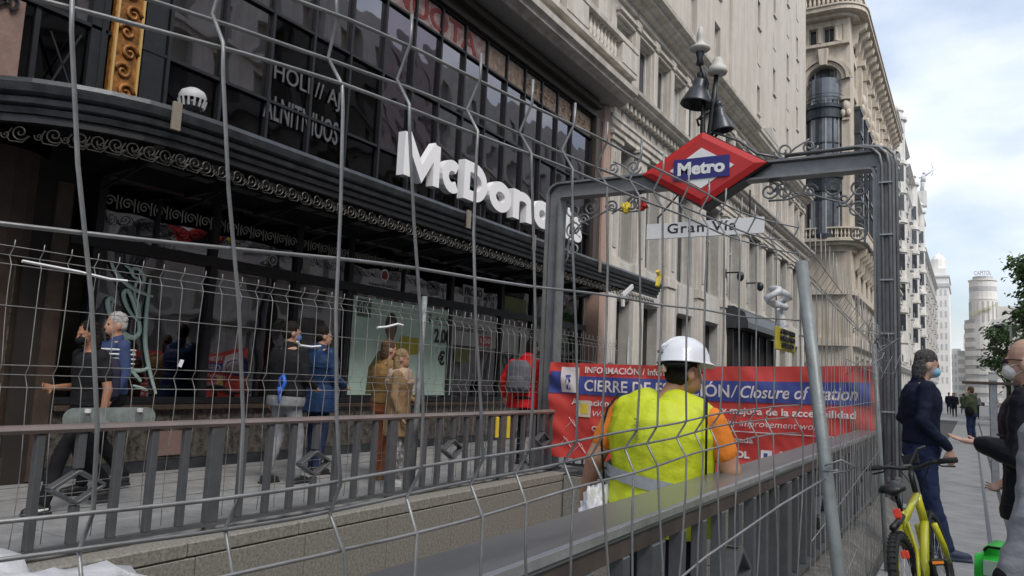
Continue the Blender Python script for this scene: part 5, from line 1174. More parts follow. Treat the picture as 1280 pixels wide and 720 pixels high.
lpst = thing('lamp_post', 'thin grey lamp post rising in front of the trees at right', 'lamp post', (2.35, 60, 0)); m = MB(); m.tube([(2.35, 60, 0), (2.35, 60, 6.8)], .07, 8); m.tube([(2.35, 60, 6.2), (1.9, 60, 6.4), (1.6, 60, 6.3)], .05, 6); m.build('pole', M_fargrey, lpst); m = MB(); m.sphere((1.6, 60, 6.2), (.25, .2, .15)); m.build('lamp_head', M_black, lpst)
# post with horizontal board
gp_ = thing('sign_post', 'grey metal post with a long brown horizontal board beside the bald man', 'sign post', (.3, 14.5, 0))
m = MB(); m.box(.25, .36, 14.45, 14.55, 0, 1.86); m.build('post', M_galv, gp_, bevel=.01); m = MB(); m.box(-.12, .8, 14.40, 14.44, 1.655, 1.70); m.build('board', M_brown, gp_, bevel=.006); m = MB(); m.box(.24, .37, 14.44, 14.46, 1.72, 1.82); m.build('plate', M_blind, gp_)

# ---------------------------------------------------------------- across the street (its facade is mirrored in the upper windows)
ac = thing('opposite_building', 'pale stone building across the street mirrored in the upper shop windows', 'building', (34, 10, 0)); TO = lambda u, n, z: (24 - n, u, z)
us = [-50]; y = -48
while y < 136: us += [y, y + 1.5]; y += 3.6
us.append(140); zs = [0, 1]; z = 4.0; zs.append(z)
for k in range(7): zs += [5.0 + k * 3.6, 7.4 + k * 3.6]
zs.append(31)
m = MB(TO); wall_grid(m, us, zs, lambda i, j: i % 2 == 1 and j % 2 == 1, -.6, 0); m.build('wall', M_white, ac)
m = MB(); m.box(24.6, 40, -50, 140, 0, 30.8); m.build('body', mat('curtained_rooms', (.30, .30, .28), .8), ac)
for k in range(6): m = MB(TO); m.box(-50, 140, 0, .5, 4.3 + k * 3.6, 4.6 + k * 3.6); m.build('string_course', M_white, ac)
# ================================================================ PEOPLE
def capsule(m, p1, r1, p2, r2, n=10, sy=1.0):
    p1, p2 = Vector(p1), Vector(p2); d = p2 - p1; Ld = max(d.length, 1e-5); t = d / Ld
    pts, rs = [], []
    for a in (80, 55, 28): pts.append(p1 - t * r1 * math.sin(R(a))); rs.append(r1 * math.cos(R(a)))
    for f in (0, .25, .5, .75, 1): pts.append(p1 + d * f); rs.append(r1 + (r2 - r1) * f)
    for a in (28, 55, 80): pts.append(p2 + t * r2 * math.sin(R(a))); rs.append(r2 * math.cos(R(a)))
    m.tube(pts, rs, n)
def loft(m, rings, n=16):
    """rings: (centre, rx, ry) horizontal ellipses"""
    vs = []; k = len(rings)
    for c, rx, ry in rings:
        vs += [(c[0] + rx * math.cos(2 * math.pi * i / n), c[1] + ry * math.sin(2 * math.pi * i / n), c[2]) for i in range(n)]
    fs = [(j * n + i, j * n + (i + 1) % n, (j + 1) * n + (i + 1) % n, (j + 1) * n + i) for j in range(k - 1) for i in range(n)]
    m.add(vs, fs + [tuple(range(n))[::-1], tuple((k - 1) * n + i for i in range(n))])
def ell(m, c, r, rot=None):
    b = MB(); b.sphere((0, 0, 0), r, 12, 9); Q = rot or Matrix.Identity(3); m.add([tuple(Q @ Vector(v) + Vector(c)) for v in b.v], b.f)
def organic(name, m, material, parent, vox=.012, sm=4, wr=0, wf=9):
    me = bpy.data.meshes.new('tmp'); me.from_pydata(m.v, [], m.f); b = bmesh.new(); b.from_mesh(me)
    bmesh.ops.remove_doubles(b, verts=b.verts, dist=1e-6); bmesh.ops.recalc_face_normals(b, faces=b.faces); b.to_mesh(me); b.free()
    o = bpy.data.objects.new('tmp', me)
    r = o.modifiers.new('r', 'REMESH'); r.mode = 'VOXEL'; r.voxel_size = vox; s = o.modifiers.new('s', 'SMOOTH'); s.iterations = sm; s.factor = .5
    ne = evaluated(o); bpy.data.meshes.remove(me)
    if wr:
        for v, co_v, nv in [(v, v.co.copy(), q.vector.copy()) for v, q in zip(ne.vertices, ne.vertex_normals)]:
            q = co_v; f = noise.noise(Vector((q.x * wf, q.y * wf, q.z * wf * 1.5))) + .5 * noise.noise(Vector((q.x * wf * 2.3 + 5, q.y * wf * 2.3, q.z * wf * 3)))
            v.co = co_v + nv * f * wr
    ne.materials.clear(); ne.materials.append(material); ne.polygons.foreach_set('use_smooth', [True] * len(ne.polygons)); ne.name = name
    return link(name, ne, parent)
def V3(*a): return Vector(a)
def hand(m, wrist, dirv, palm_n, s=1, curl=.5, thumb=1, spread=.0):
    """palm and five fingers growing from the wrist along dirv; palm_n is the side the fingers curl to"""
    d = Vector(dirv).normalized(); n = Vector(palm_n); n = (n - d * n.dot(d)).normalized(); sd = d.cross(n) * thumb
    w = Vector(wrist); c = w + d * .05 * s
    for k in (-1, 0, 1): capsule(m, w + d * .015 + sd * .012 * k * s, .016 * s, w + d * .09 * s + sd * .024 * k * s, .014 * s, 8)
    for k, (o, l) in enumerate(((.033, .068), (.012, .078), (-.010, .074), (-.031, .058))):
        p = w + d * .092 * s + sd * o * s; a = curl * .7; dd = (d * math.cos(a) + n * math.sin(a) + sd * spread * (o * 12)).normalized(); q = p + dd * l * .5 * s
        a2 = curl * 1.7; d2 = (d * math.cos(a2) + n * math.sin(a2) + sd * spread * (o * 12)).normalized(); capsule(m, p, .0098 * s, q, .009 * s, 7); capsule(m, q, .009 * s, q + d2 * l * .5 * s, .0075 * s, 7)
    p = w + d * .03 * s + sd * .03 * s; q = p + (d * .6 + sd * .7 + n * .3).normalized() * .042 * s; capsule(m, p, .0125 * s, q, .0105 * s, 7); capsule(m, q, .0105 * s, q + (d * .85 + sd * .25 + n * .35).normalized() * .032 * s, .0085 * s, 7)
def person(label, loc, rot, H, J=None, group=None, skin=None, hair=None, top=None, trousers=None, shoes=None, mask=None, vox=.013, fat=1.0, sleeves='long', coat=0, hairlen=0, hood=False, wr=.006, hands=True, curl=.6, armk=1, bald=False, headturn=0, headpitch=0, collar=True, puffy=False):
    k = H / 1.78; t = thing('person', label, 'person', loc, rot, group, k)
    P = dict(shL=(-.19, 0, 1.43), shR=(.19, 0, 1.43), elL=(-.25, -.02, 1.15), elR=(.25, -.02, 1.15), wrL=(-.25, .08, .92), wrR=(.25, .08, .92),
             hiL=(-.09, 0, .93), hiR=(.09, 0, .93), knL=(-.1, .03, .5), knR=(.1, .03, .5), anL=(-.1, -.02, .09), anR=(.1, -.02, .09), chest=(0, 0, 1.3), head=(0, .02, 1.64))
    if J: P.update(J)
    P = {a: Vector(b) for a, b in P.items() if isinstance(b, tuple)}
    hd = P['head']; HR = Euler((headpitch, 0, headturn)).to_matrix(); hp = lambda x, y, z: tuple(hd + HR @ Vector((x, y, z)))
    ch = P['chest']; lx = ch.x; ly = ch.y
    body = MB()
    ell(body, hp(0, -.012, .035), (.075, .095, .10), HR); ell(body, hp(0, .03, -.035), (.058, .062, .078), HR); ell(body, hp(0, .088, -.02), (.013, .022, .022), HR); ell(body, hp(0, .075, -.075), (.03, .02, .018), HR)
    ell(body, hp(.077, -.01, -.012), (.012, .022, .034), HR); ell(body, hp(-.077, -.01, -.012), (.012, .022, .034), HR); ell(body, hp(0, .082, .02), (.05, .012, .01), HR)
    capsule(body, hp(0, -.025, -.04), .055, (lx * .9, ly * .9, 1.45), .06)
    tor = lambda e, z0=.9: [((lx * (z - .9) / .4, ly * (z - .9) / .4, z), rx * fat + e, ry * fat + e) for z, rx, ry in ((.86, .14, .10), (.95, .165, .115), (1.08, .145, .105), (1.2, .155, .115), (1.32, .18, .125), (1.41, .165, .105), (1.46, .10, .075), (1.49, .06, .05)) if z >= z0]
    loft(body, tor(-.012))
    for s in 'LR':
        capsule(body, P['sh' + s], .052 * armk, P['el' + s], .042 * armk); capsule(body, P['el' + s], .044 * armk, P['wr' + s], .028 * armk)
        d = (P['wr' + s] - P['el' + s]).normalized()
        if hands: hand(body, P['wr' + s], J.get('hd' + s, d) if J else d, (J or {}).get('pn' + s, (0.3 if s == 'L' else -.3, .5, .1)), 1.0, (J or {}).get('cu' + s, curl), 1 if s == 'L' else -1, (J or {}).get('sp', 0))
        capsule(body, P['hi' + s], .082, P['kn' + s], .055); capsule(body, P['kn' + s], .052, P['an' + s], .036); capsule(body, P['an' + s] + V3(0, 0, -.03), .035, P['an' + s] + V3(0, .12, -.05), .028)
    organic('body', body, skin or M_skin, t, vox, 3)
    pf = .012 if puffy else 0
    if top:
        m = MB(); z0 = .86 - coat; e = .018 + pf
        rg = tor(e)[:]; rg = rg[:-1]
        if coat > .05: rg = [((lx * 0, 0, z0), .175 * fat + e, .13 * fat + e)] + rg
        loft(m, rg)
        for s in 'LR':
            sh, el, wr_ = P['sh' + s], P['el' + s], P['wr' + s]
            capsule(m, sh, .072 + pf, el if sleeves == 'long' else sh.lerp(el, .62), (.055 if sleeves == 'long' else .07) + pf)
            if sleeves == 'long': capsule(m, el, .055 + pf, el.lerp(wr_, .93), .042 + pf)
        if collar: capsule(m, (lx, ly - .01, 1.44), .075, (lx, ly - .012, 1.50), .07)
        if hood: ell(m, (lx, ly - .09, 1.47), (.12, .07, .09))
        organic('jacket' if sleeves == 'long' else 'shirt', m, top, t, vox, 4, wr)
        if puffy:
            m = MB()
            for z in [z0 + .08 + .09 * i for i in range(7)]:
                rr = next(((c, a, b_) for c, a, b_ in rg if c[2] >= z), rg[-1]); 
                m.tube([(rr[0][0] + (rr[1] + .002) * math.cos(2 * math.pi * i / 20), rr[0][1] + (rr[2] + .002) * math.sin(2 * math.pi * i / 20), z) for i in range(21)], .005, 4)
            m.build('quilt_seam', top, t, local=True)
    if trousers:
        m = MB(); loft(m, [((0, 0, .84), .16 * fat, .125 * fat), ((0, 0, .92), .17 * fat, .13 * fat), ((0, 0, 1.0), .155 * fat, .115 * fat)])
        for s in 'LR': capsule(m, P['hi' + s] + V3(0, 0, -.02), .098, P['kn' + s], .072); capsule(m, P['kn' + s], .072, P['an' + s] + V3(0, 0, .02), .056)
        organic('trousers', m, trousers, t, vox, 3, wr)
    if shoes:
        for s in 'LR':
            m = MB(); a = P['an' + s]; g = a + V3(0, 0, -.035); capsule(m, g + V3(0, -.02, 0), .045, g + V3(0, .06, -.005), .045); capsule(m, g + V3(0, .06, -.008), .045, g + V3(0, .15, -.018), .036)
            m.box(g.x - .045, g.x + .045, g.y - .065, g.y + .185, g.z - .055, g.z - .035); organic('shoe', m, shoes, t, .01, 2)
    if hair is not None:
        m = MB(); ell(m, hp(0, -.022, .052), (.084, .098, .092), HR)
        if hairlen: ell(m, hp(0, -.06, -.02 - hairlen * .3), (.085, .06, .09 + hairlen * .6), HR)
        else: ell(m, hp(0, -.05, -.005), (.08, .065, .07), HR)
        organic('hair', m, hair, t, .009, 2, .006, 28)
    # eyes
    for sx in (-1, 1): m = MB(); ell(m, hp(sx * .031, .078, .005), (.012, .008, .008), HR); m.build('eye', M_txt, t, local=True)
    if mask:
        m = MB(); ell(m, hp(0, .058, -.05), (.062, .055, .05), HR); organic('face_mask', m, mask, t, .008, 2, .003, 30)
        for sx in (-1, 1): m = MB(); m.tube([hp(sx * .056, .06, -.02), hp(sx * .085, -.01, .0), hp(sx * .085, -.02, -.03), hp(sx * .055, .05, -.08)], .0022, 4); m.build('ear_loop', mask, t, local=True)
    return t, P, hp
F_black = mat('cloth_black', (.014, .014, .016), .85, var=.3, scale=8, bump=.3)
F_navy = mat('cloth_navy', (.012, .016, .035), .8, var=.25, scale=8, bump=.3)
F_navyp = mat('puffer_navy', (.018, .04, .10), .45, var=.25, scale=6, bump=.25)
F_jean = mat('denim', (.022, .032, .075), .85, var=.3, scale=14, bump=.3)
F_grey = mat('cloth_grey', (.24, .245, .26), .9, var=.15, scale=9, bump=.3)
F_red = mat('jacket_red', (.55, .015, .018), .5, var=.15, scale=6, bump=.2)
F_tan = mat('coat_tan', (.22, .13, .05), .75, var=.2, scale=7, bump=.25)
F_camel = mat('coat_camel', (.26, .17, .09), .85, var=.15, scale=7, bump=.25)
F_beige = mat('scarf_beige', (.48, .34, .24), .9, var=.15, scale=9, bump=.5)
F_rust = mat('trousers_rust', (.30, .09, .03), .85, var=.15, scale=7)
F_khaki = mat('jacket_khaki', (.055, .07, .04), .8, var=.2)
F_orange = mat('shirt_orange', (.75, .23, .035), .85, var=.08, scale=7, bump=.35)
F_lime = mat('vest_lime', (.58, .66, .02), .6, var=.04, scale=6, bump=.35, coat=.05)
F_refl = mat('reflective_band', (.34, .36, .38), .4, var=.12, scale=30, bump=.1)
F_blueM = mat('mask_blue', (.22, .45, .60), .7, bump=.2); F_whiteM = mat('mask_white', (.65, .65, .63), .7, bump=.2); F_blackM = F_black
F_hairD = mat('hair_dark', (.016, .012, .010), .6, var=.5, scale=40, bump=.8); F_hairG = mat('hair_grey', (.16, .15, .14), .6, var=.5, scale=40, bump=.8); F_hairS = mat('hair_silver', (.42, .41, .40), .6, var=.35, scale=40, bump=.8)
F_hairB = mat('hair_saltpepper', (.045, .042, .04), .55, var=.7, scale=50, bump=.8, col2=(.16, .155, .15)); F_hairC = mat('hair_brown', (.09, .05, .03), .6, var=.4, scale=40, bump=.8)
F_shoeB = mat('shoe_black', (.015, .015, .016), .5); F_shoeW = mat('shoe_white', (.6, .6, .58), .6); F_print = mat('print_bw', (.03, .03, .03), .8, col2=(.7, .7, .68), scale=22, bump=.2)
F_helm = mat('helmet_white', (.74, .76, .80), .28, var=.05, scale=9, bump=.03, coat=.3)

# --- worker in the stairwell
wx, wy, wz, wh = -1.52, 4.25, -.25, 1.93
t, P, hp = person('construction worker in white helmet and lime vest seen from behind in the stairwell', (wx, wy, wz), R(-2), wh,
    dict(shL=(-.255, 0, 1.40), shR=(.265, 0, 1.385), elL=(-.36, -.06, 1.15), wrL=(-.47, .05, .93), elR=(.35, .05, 1.14), wrR=(.30, .24, 1.0), head=(.10, .05, 1.625), hiL=(-.1, 0, .93), hiR=(.1, 0, .93)),
    skin=mat('skin_arm', (.46, .25, .16), .5, var=.12, scale=9, bump=.1, bscale=120), hair=F_hairD, top=F_orange, trousers=F_navy, shoes=F_shoeB, sleeves='short', fat=1.5, armk=1.28, headturn=R(-38), vox=.011, wr=.005, collar=False)
m = MB(); ek = .035
loft(m, [((0, 0, z), a * 1.5 + ek + .012, b_ * 1.5 + ek + .022) for z, a, b_ in ((.80, .15, .112), (.95, .165, .118), (1.08, .15, .108), (1.2, .158, .115), (1.30, .168, .122), (1.38, .155, .11), (1.445, .12, .085), (1.48, .085, .07))])
for sx in (-1, 1): capsule(m, (sx * .08, -.02, 1.455), .09, (sx * .185, -.005, 1.40), .104)
organic('safety_vest', m, F_lime, t, .010, 4, .007, 8)
def ringband(z, w_, e_, m_, nm, tilt=0.0, x0=-1):
    b = MB(); vs = []; n = 40
    for i in range(n):
        a = 2 * math.pi * i / n
        for zz, ee in ((0, 0), (w_, 0)):
            A, B = .156 * 1.5 + e_, .111 * 1.5 + e_; x = A * math.cos(a); vs.append((x, B * math.sin(a), z + zz + tilt * x))
    b.add(vs, [(2 * i, 2 * ((i + 1) % n), 2 * ((i + 1) % n) + 1, 2 * i + 1) for i in range(n)]); return b.build(nm, m_, t, local=True, smooth=True)
ringband(1.035, .062, .066, F_refl, 'reflective_band', -.14)
for sx in (-1, 1):   # dark piping round the arm holes
    m = MB(); m.tube([(sx * .275, -.12, 1.02), (sx * .28, -.13, 1.12), (sx * .285, -.145, 1.24), (sx * .283, -.14, 1.33), (sx * .272, -.11, 1.42), (sx * .245, -.03, 1.50)], .006, 6); m.build('piping', F_black, t, smooth=True, local=True)
m = MB()
for k in range(7): m.box(-.055 + .006 * (k % 2), -.035, -.250, -.238, 1.28 + k * .016, 1.288 + k * .016)
tag(m.build('faded_print', mat('faded_print', (.28, .30, .05), .7), t, local=True), 'small faded dark print on the back', None)
# helmet
hm = thing('helmet', 'white ridged safety helmet on the head of the lime vested worker', 'helmet', (wx, wy, wz), R(-2), None, wh / 1.78)
HRm = Euler((R(-4), R(-6), R(-38))).to_matrix(); hc = P['head'] + V3(-.005, -.01, .062)
def hl(x, y, z): return tuple(hc + HRm @ Vector((x, y, z)))
m = MB(); prof = [(0, .125), (.035, .123), (.07, .108), (.10, .078), (.118, .04), (.124, .0), (.130, -.014), (.131, -.019), (.122, -.018), (.115, .0), (0, .11)]
b = MB(); b.lathe(prof, (0, 0, 0), 32); m.add([hl(x * .96, y * 1.16 + (.028 if z < 0 and y > .05 else 0), z) for x, y, z in b.v], b.f); m.build('shell', F_helm, hm, smooth=True, local=True)
for k in (-1, 0, 1):
    m = MB(); m.tube([hl(k * .028, 1.16 * .128 * math.sin(R(a)), .002 + .126 * math.cos(R(a)) * (1 - .06 * abs(k))) for a in range(-62, 63, 8)], [.002 + .006 * math.cos(R(a * 1.4)) for a in range(-62, 63, 8)], 6); m.build('ridge', F_helm, hm, smooth=True, local=True)
m = MB(); m.box(-.02, .02, -.152, -.135, .03, .045); m.v = [hl(*v) for v in m.v]; m.build('vent', F_grey, hm, local=True)
m = MB(); m.tube([hl(.1 * math.cos(a), -.02 + .112 * math.sin(a), -.035) for a in [R(x) for x in range(-175, -4, 10)]], .014, 6); m.build('headband', F_black, hm, smooth=True, local=True)
m = MB(); m.box(-.03, .03, -.142, -.120, -.075, -.03); m.v = [hl(*v) for v in m.v]; m.build('adjuster', F_beige, hm, local=True, bevel=.004)
m = MB(); m.tube([hl(.1, .03, -.03), hl(.085, .06, -.1), hl(.05, .085, -.16)], .003, 5); m.build('chin_strap', F_refl, hm, local=True)
crumple('paper_bag', 'white crumpled sack under the left arm of the lime vested worker', 'sack', (-1.86, 4.1, .66), (.075, .1, .17), M_plast, 8)

# --- man in navy on the right
t, P, hp = person('grey haired man in navy sweater with blue mask leaning beside the gateway post', (-.40, 8.05, 0), R(-72), 1.88,
    dict(elL=(-.2, -.1, 1.16), wrL=(-.16, .1, 1.0), elR=(.26, -.06, 1.15), wrR=(.2, .16, .93), knL=(-.1, .1, .52), knR=(.1, .04, .5), anL=(-.1, .1, .09), anR=(.1, .16, .09), chest=(0, 0, 1.3), head=(0, .06, 1.63), pnR=(-.5, -.1, 0), hdR=(-.1, .3, -1)),
    skin=M_skin2, hair=F_hairB, hairlen=.08, top=F_navy, trousers=F_jean, shoes=mat('shoe_navy', (.02, .03, .06), .6), mask=F_blueM, vox=.012, fat=1.18, headpitch=R(-8), wr=.01, collar=True)
# --- bald man at the right edge
t, P, hp = person('bald man in black puffer jacket and white mask holding out an open hand', (.30, 5.1, 0), R(76), 1.79,
    dict(elL=(-.24, .03, 1.14), wrL=(-.17, .22, 1.19), hdL=(.0, 1, .12), pnL=(0, -.15, 1), cuL=.22, sp=.5, elR=(.24, .0, 1.15), wrR=(.22, .16, 1.0), head=(0, .04, 1.64)),
    skin=M_skin2, hair=None, top=mat('puffer_black', (.012, .013, .018), .5, var=.2, scale=12, bump=.3), trousers=F_jean, shoes=F_shoeB, mask=F_whiteM, vox=.008, fat=1.15, puffy=True, wr=.009, coat=.06, hood=True)
m = MB(); 
for sx in (-1, 1): m.tube([hp(sx * .082, -.01, .012), hp(sx * .078, .05, .016), hp(sx * .062, .085, .016)], .0035, 5); ell(m, hp(sx * .034, .098, .006), (.026, .006, .018))
m.build('glasses', M_txt, t, local=True)
# --- grey sleeved person just outside the right edge
t, P, hp = person('person in grey sweatshirt and black glove at the right edge above the green bag', (.29, 3.15, 0), R(60), 1.68,
    dict(elL=(-.285, .01, 1.14), wrL=(-.335, .06, .92)), skin=M_skin2, hair=F_hairD, top=F_grey, trousers=F_black, shoes=F_shoeB, vox=.009, fat=1.02, wr=.012)
m = MB(); w_ = P['wrL']; hand(m, w_ + V3(0, 0, .0), (0, .2, -1), (.4, .4, 0), 1.2, .8, 1); capsule(m, w_ + V3(0, 0, .03), .042, w_ + V3(0, .01, -.03), .04); organic('glove', m, F_black, t, .007, 2)
# --- far capped man
t, P, hp = person('distant person in khaki jacket with black shoulder bag on the right pavement', (0.0, 27.9, 0), R(60), 1.77, dict(elL=(-.25, .05, 1.15), wrL=(-.12, .25, 1.12), elR=(.25, .02, 1.15), wrR=(.14, .22, 1.1)),
    hair=F_hairC, top=F_khaki, trousers=F_jean, shoes=F_shoeB, mask=F_whiteM, vox=.02, fat=1.2, hood=True, coat=.05)
m = MB(); ell(m, (-.24, -.1, 1.0), (.09, .14, .16)); organic('shoulder_bag', m, F_black, t, .015, 2)
# --- distant crowd
ccol = [F_black, F_navy, F_black, F_khaki, F_grey, F_black, F_navy, F_beige]
clab = ['distant walker in black nearest the white buildings', 'distant walker in navy second from the left of the far crowd', 'distant walker in black in the middle of the far crowd', 'distant walker in khaki just left of the bagged person', 'distant walker in pale grey behind the khaki jacket', 'small black-clad walker farthest up the street', 'small navy-clad walker farthest up the street', 'distant walker in beige near the tree trunk']
for i, (x, y) in enumerate(((-2.1, 66), (-1.5, 70), (-1.0, 62), (-.55, 74), (.3, 60), (-1.7, 96), (-.6, 100), (1.4, 64))):
    person(clab[i], (x, y, 0), R(180 if i % 3 else 10), random.uniform(1.66, 1.82), dict(knL=(-.1, .14, .52), anL=(-.1, .2, .12), anR=(.1, -.2, .12)), hair=F_hairD if i % 2 else F_hairC, top=ccol[i], trousers=F_jean if i % 2 else F_black, shoes=F_shoeB, vox=.035, group='distant pedestrians on the pavement', coat=.1 * (i % 2), hands=False, fat=1.1)
# --- shop side pedestrians
t, P, hp = person('skateboard carrier in black T-shirt and mask walking left past the marble wall', (-7.4, 4.3, 0), R(178), 1.82,
    dict(elR=(.27, -.08, 1.13), wrR=(.16, .22, 1.12), hdR=(-.1, 1, .05), elL=(-.27, -.05, 1.12), wrL=(-.27, -.02, .86), knL=(-.1, .22, .55), anL=(-.1, .33, .09), knR=(.1, -.05, .5), anR=(.1, -.38, .13), head=(0, .05, 1.63)),
    hair=F_hairD, hairlen=.14, top=F_black, trousers=F_black, shoes=F_shoeB, mask=F_black, sleeves='short', vox=.012, wr=.008, collar=False, headpitch=R(-6), skin=mat('skin_tan', (.34, .16, .09), .5, var=.1, scale=8))
m = MB(); loft(m, [((0, -.2, z), a, b_) for z, a, b_ in ((1.0, .10, .06), (1.05, .14, .09), (1.3, .14, .09), (1.42, .10, .06))]); organic('backpack', m, mat('backpack_dark', (.03, .028, .05), .8), t, .012, 3, .006)
for s, a in ((0, .33), (1, -.38)):
    m = MB(); sx = -.147 if s == 0 else .147
    m.tube([(sx, a - .02, .05), (sx, a + .06, .045), (sx, a + .10, .075)], [.008, .012, .004], 5); m.build('shoe_mark', F_shoeW, t, local=True)
sk = thing('skateboard', 'pale grey skateboard with dark wheels carried sideways under the arm', 'skateboard', (-7.05, 4.3, .88), R(0))
pl = []
for i in range(9): a = math.pi / 2 + math.pi * i / 8; pl.append((-.30 + .1 * math.cos(a), .1 * math.sin(a)))
for i in range(9): a = -math.pi / 2 + math.pi * i / 8; pl.append((.42 + .1 * math.cos(a), .1 * math.sin(a)))
m = MB(); m.prism([(a, b_) for a, b_ in pl], -.006, .006, 'x'); m.build('deck', mat('deck_grey', (.20, .23, .22), .5, var=.4, scale=6), sk, local=True)
for y in (-.2, .32):
    m = MB(); m.box(.006, .05, y - .02, y + .02, -.06, .06); m.build('truck', M_galv, sk, local=True)
    for z in (-.075, .075): m = MB(); m.tube([(.045, y, z - .018), (.045, y, z + .018)], .028, 12); m.build('wheel', F_shoeW if z > 0 else F_black, sk, local=True)
t, P, hp = person('older silver haired person in blue and white striped jacket behind the skateboard carrier', (-8.15, 5.0, 0), R(170), 1.97,
    dict(knL=(-.1, .15, .53), anL=(-.1, .22, .1), anR=(.1, -.25, .12)), hair=F_hairS, top=mat('striped_blue', (.04, .06, .14), .7), trousers=F_black, shoes=F_shoeB, vox=.016, fat=1.15, mask=None, skin=M_skin)
for k in range(4): m = MB(); z = 1.26 + k * .045; rx_, ry_ = (.243, .175); m.tube([(rx_ * math.cos(R(a)), ry_ * math.sin(R(a)), z) for a in range(90, 300, 12)], .010, 5); m.build('stripe', F_whiteM, t, local=True)
t, P, hp = person('man in black jacket and pale grey trousers with blue mask by the shop window', (-7.35, 6.8, 0), R(0), 2.02,
    dict(elL=(-.26, -.06, 1.15), wrL=(-.29, .02, .89), elR=(.26, .02, 1.15), wrR=(.2, .22, 1.05), knR=(.12, .1, .52), anR=(.12, .12, .09), anL=(-.12, -.1, .09)), hair=F_hairD, top=F_black, trousers=F_grey, shoes=F_shoeB, mask=mat('mask_dkblue', (.05, .12, .35), .6), vox=.013, fat=1.42, headturn=R(-25), coat=.02)
m = MB(); m.tube([(.10, -.19, 1.05), (.11, -.2, 1.14), (.15, -.2, 1.18), (.17, -.19, 1.1), (.15, -.2, 1.02), (.11, -.2, .98), (.1, -.2, 1.05)], .022, 7); m.tube([(.12, -.2, 1.0), (.14, -.21, .92), (.12, -.21, .88)], .014, 6); tag(m.build('blue_strap', mat('strap_blue', (.02, .12, .55), .5), t, smooth=True, local=True), 'bright blue strap looped at the back', None)
t, P, hp = person('man in navy hooded puffer jacket facing the green poster', (-7.75, 7.75, 0), R(-12), 2.04,
    dict(elL=(-.25, .04, 1.15), wrL=(-.17, .26, 1.08), elR=(.25, .04, 1.15), wrR=(.17, .24, 1.05), anL=(-.1, .05, .09)), hair=F_hairD, top=F_navyp, trousers=F_jean, shoes=F_shoeB, vox=.013, fat=1.4, puffy=True, hood=True, coat=.12, headturn=R(-20))
m = MB(); m.tube([(-.13, -.165, 1.34), (-.11, -.175, 1.335), (-.07, -.178, 1.355)], [.004, .008, .002], 5); m.build('logo_mark', F_shoeW, t, local=True)
t, P, hp = person('woman in tan jacket and rust trousers carrying a folded coat near the green poster', (-6.85, 8.1, 0), R(-30), 1.88,
    dict(elL=(-.25, .03, 1.15), wrL=(-.08, .24, 1.14), elR=(.25, .03, 1.15), wrR=(.08, .25, 1.12), knR=(.1, .1, .52)), hair=F_hairC, top=F_tan, trousers=F_rust, shoes=F_tan, vox=.013, fat=1.35, puffy=True, hairlen=.05)
m = MB(); loft(m, [((.0, .25, z), a, b_) for z, a, b_ in ((.96, .2, .08), (1.05, .24, .10), (1.14, .2, .08))]); organic('folded_coat', m, F_tan, t, .012, 3, .008)
t, P, hp = person('woman in camel coat and bulky beige scarf with patterned trousers and white shoes', (-6.3, 7.72, 0), R(-60), 1.74,
    dict(elL=(-.25, .03, 1.15), wrL=(-.12, .2, 1.1), anL=(-.1, .06, .09)), hair=mat('hair_blond', (.25, .17, .09), .6, var=.3, scale=30), top=F_camel, trousers=F_print, shoes=F_shoeW, vox=.013, fat=1.3, hairlen=.12, coat=.22)
m = MB()
for k in range(3): m.tube([(.135 * math.cos(R(a)) * (1 + .12 * k), -.0 + .12 * math.sin(R(a)) * (1 + .12 * k), 1.46 - k * .055 + .02 * math.sin(R(a * 2 + k * 50))) for a in range(0, 361, 20)], .052, 8)
organic('scarf', m, F_beige, t, .012, 3, .010, 14)
t, P, hp = person('person in bright red jacket with grey backpack seen from behind at the shop', (-6.38, 11.25, 0), R(5), 2.12,
    dict(elL=(-.40, -.04, 1.16), wrL=(-.42, .04, .93), elR=(.40, -.04, 1.16), wrR=(.42, .04, .93), shL=(-.28, 0, 1.40), shR=(.28, 0, 1.40), head=(0, .05, 1.62)), hair=F_hairD, hairlen=.03, top=F_red, trousers=F_black, shoes=F_shoeB, vox=.014, fat=1.85, coat=.08, wr=.01, hood=True)
m = MB(); loft(m, [((-.04, -.29, z), a * 1.15, b_) for z, a, b_ in ((1.0, .12, .06), (1.04, .155, .09), (1.2, .165, .10), (1.36, .15, .09), (1.44, .11, .05))]); bpk = organic('backpack', m, mat('backpack_grey', (.12, .12, .14), .8, var=.2), t, .012, 3, .006)
m = MB(); loft(m, [((-.04, -.38, z), a * 1.1, b_) for z, a, b_ in ((1.04, .10, .03), (1.08, .125, .04), (1.18, .125, .04), (1.22, .10, .03))]); organic('pocket', m, MATS['backpack_grey'], bpk, .012, 3, .004)
person('person in dark jacket with white mask behind the left end of the banner', (-9.0, 20.6, 0), R(150), 1.98, dict(), hair=F_hairG, top=F_black, trousers=F_black, shoes=F_shoeB, mask=F_whiteM, vox=.018, fat=1.1)
for i, (x, y, l) in enumerate(((-8.6, 22.2, 'dark haired passer-by behind the banner, left of the helmet'), (-8.45, 23.6, 'short dark haired passer-by behind the banner directly beside the helmet'), (-8.2, 24.8, 'third dark haired passer-by behind the banner nearest the helmet'))):
    person(l, (x, y, 0), R(20), 1.72, dict(), hair=F_hairD, top=F_black, trousers=F_black, shoes=F_shoeB, vox=.025, hands=False)
